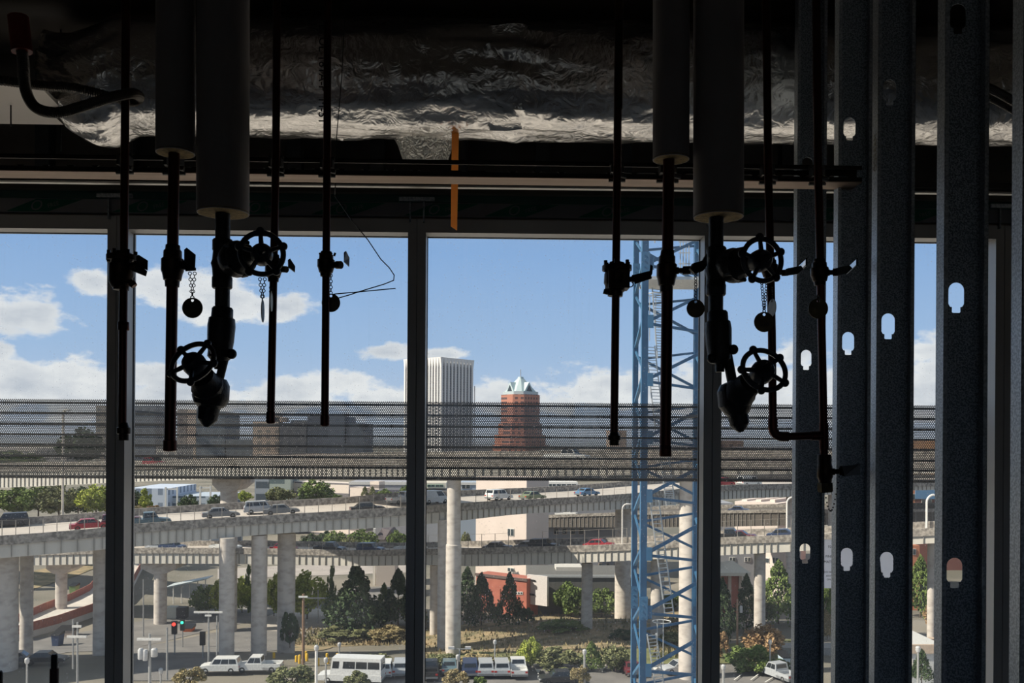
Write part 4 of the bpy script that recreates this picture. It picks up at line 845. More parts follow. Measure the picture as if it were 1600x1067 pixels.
# ---- brass valve tags hung on chains
def valve_tag(px, y0, y1, cy, r, label, edge=False, twin=0, dd=-.06, m=None, text=None):
    t = thing('valve_tag', Q(px, cy, dd), label, 'tag', 'round valve tags on chains')
    c = MB(); n = max(3, int((y1-y0)/4.3))
    for s in ([0] if not twin else [-1, 1]):
        for i in range(n):
            g = (i+.5)/n; spread = twin*(1-g)*s; p = Q(px+spread+(0 if not twin else 0), y0+(y1-y0)*g, dd)
            c.torus(p, (1, .35, 0) if i % 2 else (-.3, 1, 0), .0050, .0014, 10, 5)
            if i % 2 == 0: pass
    c.build('chain', chain_m, t, 60)
    ctr = Q(px, cy, dd); R = r*S; nrm = Vector((1, .12, 0)).normalized() if edge else Vector((0, 1, 0)); u = Vector((-nrm.y, nrm.x, 0)); z = Vector((0, 0, 1)); d = MB()
    loop = [ctr+(u*math.cos(2*PI*i/36)+z*math.sin(2*PI*i/36))*R for i in range(36)]
    hole = [ctr+z*R*.74+(u*math.cos(2*PI*i/12)+z*math.sin(2*PI*i/12))*R*.15 for i in range(12)]
    d.holed([loop, hole], nrm*.0022); d.build('disc', m or brass, t)
    if text: lettering(text, R*.62, facing(ctr+Vector((0, -.0012, -R*.45))), black_iron, t, align='CENTER')
valve_tag(300.5, 425, 467, 481, 15.5, 'dark round valve tag on a chain, left of the insulated riser in the left window', twin=4)
valve_tag(410, 434, 470, 486, 17, 'valve tag seen edge on, hanging straight under the upper left handwheel', edge=True, twin=4)
valve_tag(423.5, 448, 457, 471, 15, 'pale valve tag turned sideways against the copper pipe right of the upper left handwheel', edge=True, m=mat('pale_tag', (.62, .64, .5), .5), dd=-.075)
valve_tag(517, 428, 460, 473, 14.5, 'dark round valve tag half behind the thin pipe left of the middle mullion', dd=.02)
valve_tag(1087, 424, 469, 482, 14, 'round valve tag hanging under a lever beside the mullion right of the crane', dd=-.055)
valve_tag(1194, 440, 488, 503, 15.5, 'round brass valve tag stamped 030 below the upper right handwheel', twin=4, text='030', dd=-.07)
valve_tag(1206, 448, 468, 481, 14, 'valve tag turned sideways just above the stamped brass tag', edge=True, dd=-.05)
valve_tag(1278.5, 462, 468, 482, 15.5, 'dark round valve tag lying against the copper pipe in front of the steel studs', dd=-.055)

# ================================================================== STUDS
def keyhole(cx, Y, cz, w=.043, h=.082):
    r = w/2; pts = [(cx+r*math.cos(g), Y, cz+h*.5-r+r*math.sin(g)) for g in [PI*k/12 for k in range(13)]]
    zb = cz-h*.2; s = r*.55
    return pts+[(cx-r, Y, zb), (cx-r*.8, Y, zb-.008), (cx-s, Y, zb-.009), (cx-s, Y, cz-h*.48), (cx-s*.7, Y, cz-h*.5), (cx+s*.7, Y, cz-h*.5), (cx+s, Y, cz-h*.48), (cx+s, Y, zb-.009), (cx+r*.8, Y, zb-.008), (cx+r, Y, zb)]
galv_face = mat('spangled_zinc', (.62, .68, .74), .42, .7, c2=(.26, .31, .36), scale=210, detail=2, lo=.44, hi=.56, bump=.3, bscale=260); galv_flange = mat('window_lit_zinc', (.74, .78, .82), .45, .6, c2=(.46, .50, .54), scale=170, detail=2, lo=.4, hi=.6)  # flange: same zinc as the web, window light put into its lighter colour
def stud(px, Y, label, holes, w=.119):
    x = P(px, 533, Y).x; fd = .041
    t = thing('metal_stud', (x+w/2, Y-.02, 0), label, 'stud', 'steel wall studs')
    b = MB(); b.holed([[(x, Y, 0), (x+w, Y, 0), (x+w, Y, ZC), (x, Y, ZC)]]+[keyhole(x+w*.46, Y, z) for z in holes], (0, .0012, 0))
    for gx in (.30, .62): b.box((x+w*gx-.004, Y-.003, 0), (x+w*gx+.004, Y, min(holes)-.1))
    b.build('web', galv_face, t)
    for s, xx in ((1, x), (-1, x+w)):
        b = MB(); b.box((xx, Y-fd, 0), (xx+s*.0012, Y, ZC)); b.box((xx, Y-fd, 0), (xx+s*.011, Y-fd+.0012, ZC))
        b.build('flange', galv_flange, t)
    return t, x
stud(1239, 3.63, 'steel wall stud with the copper hose valve hanging in front, nearest the window', (1.915, 1.125, 2.70))
t2, x2 = stud(1301.5, 3.17, 'steel wall stud second from the window, with two keyhole cutouts in view', (2.70, 1.935, 1.165, .42))
t3, x3 = stud(1361, 2.83, 'steel wall stud with stamped letters, just past the end of the strut rail', (2.70, 1.955, 1.195, .45))
t4, x4 = stud(1462.5, 2.40, 'broad steel wall stud with the largest keyhole cutouts, second from the right edge', (2.735, 1.98, 1.235, .49))
stud(1580, 2.03, 'steel wall stud cut by the right edge of the photo, nearest to the viewer', (2.75, 1.98, 1.24, .5))
ink = mat('pale_stamp', (.62, .58, .52), .6)
lettering('MARFCO', .030, facing((x3-.0012, 2.83-.034, 2.40+.16), right=(0, 0, -1), up=(0, 1, 0)), ink, t3)

# ================================================================== DUCTS AND CONDUIT
def foil_material(name, c, rough, bs, st):
    m = bpy.data.materials.new(name); m.use_nodes = True; N, L = m.node_tree.nodes, m.node_tree.links; b = N['Principled BSDF']
    b.inputs['Metallic'].default_value = 1; b.inputs['Roughness'].default_value = rough; b.inputs['Base Color'].default_value = (*c, 1)
    tc = N.new('ShaderNodeTexCoord'); n1 = N.new('ShaderNodeTexNoise'); n1.inputs['Scale'].default_value = bs; n1.inputs['Detail'].default_value = 8; n1.inputs['Distortion'].default_value = 1.2; L.new(tc.outputs['Object'], n1.inputs['Vector'])
    vo = N.new('ShaderNodeTexVoronoi'); vo.feature = 'DISTANCE_TO_EDGE'; vo.inputs['Scale'].default_value = bs*1.3; L.new(tc.outputs['Object'], vo.inputs['Vector'])
    ad = N.new('ShaderNodeMath'); ad.operation = 'MULTIPLY_ADD'; L.new(vo.outputs['Distance'], ad.inputs[0]); ad.inputs[1].default_value = .35; L.new(n1.outputs[0], ad.inputs[2])
    bp = N.new('ShaderNodeBump'); bp.inputs['Strength'].default_value = st; bp.inputs['Distance'].default_value = .03; L.new(ad.outputs[0], bp.inputs['Height']); L.new(bp.outputs[0], b.inputs['Normal'])
    return m
foil = foil_material('crinkled_foil', (.86, .83, .80), .22, 16, .32); foil2 = foil_material('tight_foil', (.55, .54, .52), .28, 22, .5)
from mathutils import noise as mnoise
def duct_mesh(x0, x1, cy, cz, ry, rz, nx=220, nt=56, wob=.012, taper=None, p=2.6):
    b = MB(); vs, fs = [], []
    for i in range(nx+1):
        x = x0+(x1-x0)*i/nx
        for k in range(nt):
            g = 2*PI*k/nt; c, s = math.cos(g), math.sin(g)
            e = (abs(c)**p+abs(s)**p)**(-1/p); sc, oz, wb = 1.0, 0.0, wob
            if taper: sc, oz, wb = taper(x, wob)
            q = Vector((x, c*3, s*3))
            d = (mnoise.fractal(q*2.2, .9, 2.1, 4)*wb+abs(mnoise.noise(q*5.5))*wb*1.1)
            vs.append((x, cy+c*e*(ry*sc+d), cz+oz+s*e*(rz*sc+d)))
    for i in range(nx):
        for k in range(nt): fs.append((i*nt+k, i*nt+(k+1) % nt, (i+1)*nt+(k+1) % nt, (i+1)*nt+k))
    fs += [tuple(range(nt)), tuple(range(nx*nt, (nx+1)*nt))]
    return b.add(vs, fs)
duct_l = P(85, 150, 3.95).x; duct_k = P(200, 150, 3.95).x
def tap(x, wob):
    if x < duct_k:
        g = (duct_k-x)/(duct_k-duct_l); return 1-.34*g*g, -.06*g*(1-g)*4-.0*g, wob*(1+1.6*g)
    j1 = P(800, 130, 3.95).x
    return 1.0, 0.0, wob*(1+1.3*math.exp(-((x-j1)/.09)**2))
zc_d = P(700, 126, 3.95).z
duct = thing('foil_duct', (0, 3.95, zc_d-.25), 'foil wrapped round duct hanging under the ceiling along the window wall', 'duct')
duct_mesh(duct_l, XR-.02, 3.95, zc_d, .23, .235, taper=tap, nx=300).build('foil_wrap', foil, duct, 60)
cl = MB(); c0 = P(662, 196, 4.02)                    # tap-off collar under the duct
for i in range(1): cl.lathe((c0.x, 4.1, c0.z+.03), (c0.x, 4.14, P(662, 246, 4.1).z), [(0, .165), (.25, .155), (.6, .125), (1, .105)], 40)
cl.build('branch_collar', foil_material('pleated_foil', (.80, .78, .73), .35, 40, .9), duct, 50)
lettering('TAPE  UL 181A-P  M-51', .05, facing((P(498, 150, 3.7).x, 3.70, P(490, 4, 3.70).z), right=(0, 0, -1), up=(1, 0, 0)), black_iron, duct, name='printed_text')
for px, lo in ((330, 1), (1010, 1), (1500, 1)):
    q = P(px, 60, 3.95); MB().box((q.x-.015, 3.94, zc_d+.2), (q.x+.015, 3.96, ZC)).build('hanger_strap', galv_dark, duct)
dk = thing('dark_duct', (0, 4.16, 3.42), 'large dark insulated duct up under the ceiling above the foil duct', 'duct')
duct_mesh(XL+.02, XR-.02, 4.16, 3.80, .36, .38, nx=160, nt=40, wob=.010, p=4).build('wrap', mat('dull_wrap', (.075, .06, .05), .55, .35, c2=(.05, .042, .036), scale=3), dk, 60)
q = P(1445, 10, 3.02); tag(MB().tube([q, (q.x, q.y, q.z-.03)], .004, 6).build('wire_end', alu), 'short pale wire end poking below the dark duct at the upper right', 'wire') if False else None

def conduit(name, label, pts, r, mfit=None, fit=None, m=None):
    pts = [Vector(p) for p in pts]; out = []
    for i in range(len(pts)-1):                     # Catmull-Rom
        p0, p1, p2, p3 = pts[max(i-1, 0)], pts[i], pts[i+1], pts[min(i+2, len(pts)-1)]
        for k in range(30):
            s = k/30; out.append(.5*((2*p1)+(p2-p0)*s+(2*p0-5*p1+4*p2-p3)*s*s+(3*p1-p0-3*p2+p3)*s**3))
    out.append(pts[-1]); L_ = 0; rs = []
    for i, p in enumerate(out):
        if i: L_ += (p-out[i-1]).length
        rs.append(r*(1.0+.09*(1 if i % 2 else -1)))
    t = thing(name, out[0], label, 'conduit')
    MB().tube(out, rs, 12).build('flexible_sheath', m or mat('flex_conduit', (.13, .11, .095), .45, .5, c2=(.08, .07, .06), scale=12), t)
    if fit:
        MB().tube([out[0]-(out[3]-out[0]).normalized()*.03, out[0]+(out[8]-out[0]).normalized()*.075], r*1.9, 12).build('connector', fit, t, 40)
    return t
red_m = mat('red_connector', (.19, .014, .011), .5)
CYY = 2.7
conduit('flexible_conduit', 'flexible conduit looping down from a red connector at the upper left corner',
        [P(30, 42, CYY), P(36, 95, CYY), P(40, 140, CYY), P(56, 168, CYY), P(90, 176, CYY), P(130, 166, CYY+.05), P(175, 152, CYY+.12), P(207, 146, CYY+.25), P(218, 152, CYY+.38), P(205, 159, CYY+.42), P(172, 151, CYY+.40), P(120, 138, CYY+.36), P(70, 134, CYY+.34), P(20, 128, CYY+.33), P(-60, 118, CYY+.33)], .0155, fit=red_m)
conduit('flexible_conduit', 'upper of two flexible conduits slanting between the last two studs', [P(1480, 108, 2.55), P(1530, 131, 2.5), P(1560, 145, 2.45), P(1600, 168, 2.4), P(1700, 230, 2.35)], .0115)
conduit('flexible_conduit', 'lower of two flexible conduits slanting between the last two studs', [P(1480, 122, 2.6), P(1530, 144, 2.55), P(1560, 158, 2.5), P(1600, 181, 2.45), P(1700, 240, 2.4)], .0115)
# tie wire, cord, orange strap
WY = 3.35
wp = [(524, 292), (523, 305), (550, 345), (575, 375), (595, 405), (608, 418), (616, 430), (615, 438), (600, 444), (570, 453), (545, 461), (520, 468)]
tag(MB().tube([P(x, y, WY-.3*i/11) if i else P(x, y, 3.6) for i, (x, y) in enumerate(wp)]+[P(521, 459.5, WY-.34), P(560, 456, WY-.33), P(618, 450.5, WY-.33)], .0019, 6).build('tie_wire', black_iron, origin=P(524, 292, WY)), 'bent loose tie wire sticking out right of the thin copper pipe', 'wire')
tag(MB().tube([P(541, -150, 3.55), P(540, 0, 3.55), P(534, 120, 3.58), P(526, 213, 3.6), P(524, 292, 3.6)], .002, 6).build('thin_cord', black_iron, origin=P(541, -150, 3.55)), 'thin dark cord hanging straight down across the foil duct', 'cord')
o0, o1 = P(711.5, 206, 3.95), P(710, 356, 3.95)
st = MB(); wds = 5.6*3.95/F
st.add([o0+Vector((-wds, 0, 0)), o0+Vector((wds, 0, 0)), o1+Vector((wds*.75, 0, -.012)), o1+Vector((-wds*1.0, 0, .006))], [(0, 1, 2, 3)])
omat = mat('orange_strap', (.95, .30, .06), .6)
_n, _l = omat.node_tree.nodes, omat.node_tree.links
_t = _n.new('ShaderNodeBsdfTranslucent'); _t.inputs[0].default_value = (1.0, .33, .07, 1); _mx = _n.new('ShaderNodeMixShader'); _mx.inputs[0].default_value = .6
_l.new(_n['Principled BSDF'].outputs[0], _mx.inputs[1]); _l.new(_t.outputs[0], _mx.inputs[2]); _l.new(_mx.outputs[0], _n['Material Output'].inputs[0])
tag(st.build('orange_strap', omat, origin=o0), 'bright orange flat strap hanging down from the foil duct behind the strut rail', 'strap')
# capped pipe stub standing at the lower left, and a second at the very edge
for px, py, label in ((85, 1022, 'dark capped pipe stub rising at the bottom edge, left of the first mullion'), (-1, 1048, 'dark pipe stub cut by the lower left corner of the photo')):
    q = P(px, py, 2.6); t = thing('pipe_stub', (q.x, q.y, 0), label, 'pipe')
    MB().tube([(q.x, q.y, 0), (q.x, q.y, P(px, py+22, 2.6).z)], 6.6*2.6/F, 14).build('pipe', mat('dark_red_pipe', (.05, .012, .012), .5), t, 40)
    MB().lathe((q.x, q.y, P(px, py+28, 2.6).z), (q.x, q.y, q.z), [(0, 6*2.6/F), (.1, 6.6*2.6/F), (.12, 5*2.6/F), (.9, 5*2.6/F), (1, 3.5*2.6/F)], 14).build('cap', black_iron, t, 40)
# paper notices taped to the glass
paper = mat('white_paper', (.80, .80, .84), .8, c2=(.76, .76, .80)); _n, _l = paper.node_tree.nodes, paper.node_tree.links
_t = _n.new('ShaderNodeBsdfTranslucent'); _t.inputs[0].default_value = (.95, .96, 1.0, 1); _mx = _n.new('ShaderNodeMixShader'); _mx.inputs[0].default_value = .85
_l.new(_n['Principled BSDF'].outputs[0], _mx.inputs[1]); _l.new(_t.outputs[0], _mx.inputs[2]); _l.new(_mx.outputs[0], _n['Material Output'].inputs[0])
blue_tape = mat('blue_tape', (.01, .22, .75), .6); GY = YW+DEP-.034
def notice(x0, y0, x1, y1, label, lines):
    p0, p1 = P(x0, y0, GY), P(x1, y1, GY)
    o = tag(MB().box((p0.x, GY-.001, p1.z), (p1.x, GY, p0.z)).build('paper_notice', paper, origin=p0), label, 'notice')
    for tx, ty in ((p0.x+(p1.x-p0.x)*.38, p0.z), (p0.x+(p1.x-p0.x)*.38, p1.z)):
        MB().box((tx-.006, GY-.002, ty-.022), (tx+.006, GY-.001, ty+.022)).build('tape_strip', blue_tape, o)
    for s, y, size in lines:
        c = P((x0+x1)/2-7, y, GY-.0018); lettering(s, size, facing(c), black_iron, o, align='CENTER', extrude=.0002)
    return o
notice(1281, 843, 1335, 919, 'white paper notice reading FINISHED MATERIALS taped to the glass behind the studs', [('92 MIL', 856, .018), ('FINISHED', 871, .018), ('MATERIALS', 879.5, .0185), ('DO NOT LEAN', 895, .0135), ('ANYTHING', 901, .0135), ('ON GLASS', 906.5, .0135)])
notice(1368, 855, 1398, 906, 'plain white paper sheet on the glass behind the cutout of the third stud', [])

# ================================================================== PERFORATED SUNSHADE
def perforated():
    m = bpy.data.materials.new('perforated_metal'); m.use_nodes = True; N, L = m.node_tree.nodes, m.node_tree.links; b = N['Principled BSDF']
    b.inputs['Base Color'].default_value = (.12, .125, .13, 1); b.inputs['Metallic'].default_value = .4; b.inputs['Roughness'].default_value = .5
    tc = N.new('ShaderNodeTexCoord'); s = N.new('ShaderNodeSeparateXYZ'); L.new(tc.outputs['Object'], s.inputs[0])
    def mm(op, a, b_=0.0):
        n = N.new('ShaderNodeMath'); n.operation = op
        for i, q in enumerate((a, b_)):
            if isinstance(q, (int, float)): n.inputs[i].default_value = q
            else: L.new(q, n.inputs[i])
        return n.outputs[0]
    PX, PZ = .0118, .0098
    row = mm('MULTIPLY', s.outputs[2], 1/PZ); par = mm('MULTIPLY', mm('FLOOR', row), .5)
    cx = mm('SUBTRACT', mm('FRACT', mm('ADD', mm('MULTIPLY', s.outputs[0], 1/PX), par)), .5); cz = mm('SUBTRACT', mm('FRACT', row), .5)
    d = mm('SQRT', mm('ADD', mm('MULTIPLY', mm('MULTIPLY', cx, cx), (PX/PZ)**2), mm('MULTIPLY', cz, cz)))
    hole = mm('LESS_THAN', d, .35)
    tr = N.new('ShaderNodeBsdfTransparent'); mx = N.new('ShaderNodeMixShader'); L.new(hole, mx.inputs[0]); L.new(b.outputs[0], mx.inputs[1]); L.new(tr.outputs[0], mx.inputs[2]); L.new(mx.outputs[0], N['Material Output'].inputs[0])
    return m
YS = 5.35
zt, zb = P(800, 628.5, YS).z, P(800, 751, YS).z
sh = thing('perforated_sunshade', (0, YS, zb), 'perforated metal sunshade panel with horizontal ribs outside the glass', 'sunshade')
b = MB(); b.add([(XL-1, YS, zb), (XR+1, YS, zb), (XR+1, YS, zt), (XL-1, YS, zt)], [(0, 1, 2, 3)]); b.build('panel', perforated(), sh)
rib_m = mat('rib_metal', (.05, .052, .055), .5, .4)
for i in range(8):
    z = zt-(zt-zb)*(.045+i*.1335); MB().box((XL-1, YS-.004, z-.0065), (XR+1, YS+.03, z+.0065)).build('rib', rib_m, sh)
for x in EX:
    MB().box((x-.03, YW+.1, zt-(zt-zb)*.1785-.006), (x+.03, YS+.03, zt-(zt-zb)*.1785+.006)).build('bracket', rib_m, sh)

# ================================================================== TREES
def leaf_mat(name, c, c2): return mat(name, c, .8, c2=c2, scale=1.2, island=.35, spec=.2)
LM = {'dark': leaf_mat('dark_needles', (.085, .125, .055), (.035, .06, .028)), 'mid': leaf_mat('mid_leaves', (.19, .25, .07), (.085, .13, .04)), 'lime': leaf_mat('lime_leaves', (.46, .50, .09), (.22, .27, .06)),
      'olive': leaf_mat('olive_leaves', (.25, .255, .12), (.12, .135, .065)), 'gold': leaf_mat('golden_leaves', (.42, .27, .14), (.22, .15, .08)), 'tan': leaf_mat('dry_leaves', (.42, .34, .18), (.24, .205, .11))}
bark = mat('bark', (.11, .08, .06), .95)
def foliage(kind, seed, n=4200):
    """Crown of loose leaf sprays, height 1 and half width .5, base at z = 0."""
    R = random.Random(seed); b = MB(); vs, fs = b.v, b.f
    clumps = []
    if kind == 'conifer':
        for i in range(120):
            h = R.random()**.8; r = .5*(1-h)**.85*(.75+.35*R.random()); g = R.random()*2*PI; clumps.append((Vector((r*math.cos(g), r*math.sin(g), .08+.90*h)), .045+.085*(1-h)))
    elif kind == 'poplar':
        for i in range(60):
            h = R.random(); r = .42*math.sin(PI*min(.97, .12+h*.88))**.6*R.random(); g = R.random()*2*PI; clumps.append((Vector((r*math.cos(g), r*math.sin(g), .05+.93*h)), .09))
    elif kind == 'shrub':
        for i in range(46):
            g = R.random()*2*PI; r = .42*math.sqrt(R.random()); h = .85*(1-(r/.5)**2)*R.random()**.5; clumps.append((Vector((r*math.cos(g), r*math.sin(g), .08+h)), .10))
    else:
        for i in range(70):
            v = Vector((R.gauss(0, 1), R.gauss(0, 1), R.gauss(0, 1))).normalized()*(.25+.75*R.random()**.4); clumps.append((Vector((v.x*.42*(1.1-.25*v.z), v.y*.42*(1.1-.25*v.z), .54+v.z*.37)), .085+.06*R.random()))
    sz = .033 if kind != 'conifer' else .027
    for i in range(n):
        c, r = clumps[i % len(clumps)]; v = Vector((R.gauss(0, 1), R.gauss(0, 1), R.gauss(0, .8))).normalized()*r*(.5+.5*R.random())
        p = c+v; a = Vector((R.gauss(0, 1), R.gauss(0, 1), R.gauss(0, 1))).normalized(); d = a.orthogonal().normalized(); e = a.cross(d); s = sz*(.7+.8*R.random()); o = len(vs)
        vs += [p-d*s, p-e*s*.7, p+d*s, p+e*s*.7]; fs.append((o, o+1, o+2, o+3))
    return b
_proto = {}
def tree(name, label, px, ytop, ybase, wpx, kind, lm, Y=None, group=None, cat='tree', lift=0.0):
    if Y is None: g = G(px, ybase)
    else: g = P(px, ybase, Y)
    Y = g.y; h = (ybase-ytop)*Y/F; w = wpx*1.22*Y/F
    if ('f', kind, lm) not in _proto:
        o = foliage(kind, hash_(kind)).build('foliage', LM[lm], origin=(0, 0, 0)); _proto[('f', kind, lm)] = o.data; bpy.data.objects.remove(o)
        b = MB(); b.lathe((0, 0, -.03), (0, 0, .85 if kind != 'shrub' else .4), [(0, .022), (1, .006)], 8)
        if kind in ('broad', 'shrub'):
            for i in range(5): t = 2*PI*i/5; b.tube([(0, 0, .2), (.22*math.cos(t), .22*math.sin(t), .55)], [.012, .004], 6)
        o = b.build('trunk', bark, origin=(0, 0, 0)); _proto[('t', kind, lm)] = o.data; bpy.data.objects.remove(o)
    t = thing(name, g+Vector((0, 0, lift)), label, cat, group); t.rotation_euler.z = (px*7.3) % 6.28; t.scale = (w, w, h)
    for k, nm in (('t', 'trunk'), ('f', 'foliage')):
        o = bpy.data.objects.new(nm, _proto[(k, kind, lm)]); COL.objects.link(o); o.parent = t
    return t
def hash_(s): return sum(ord(c) for c in s)
GB = 'trees and shrubs outside'
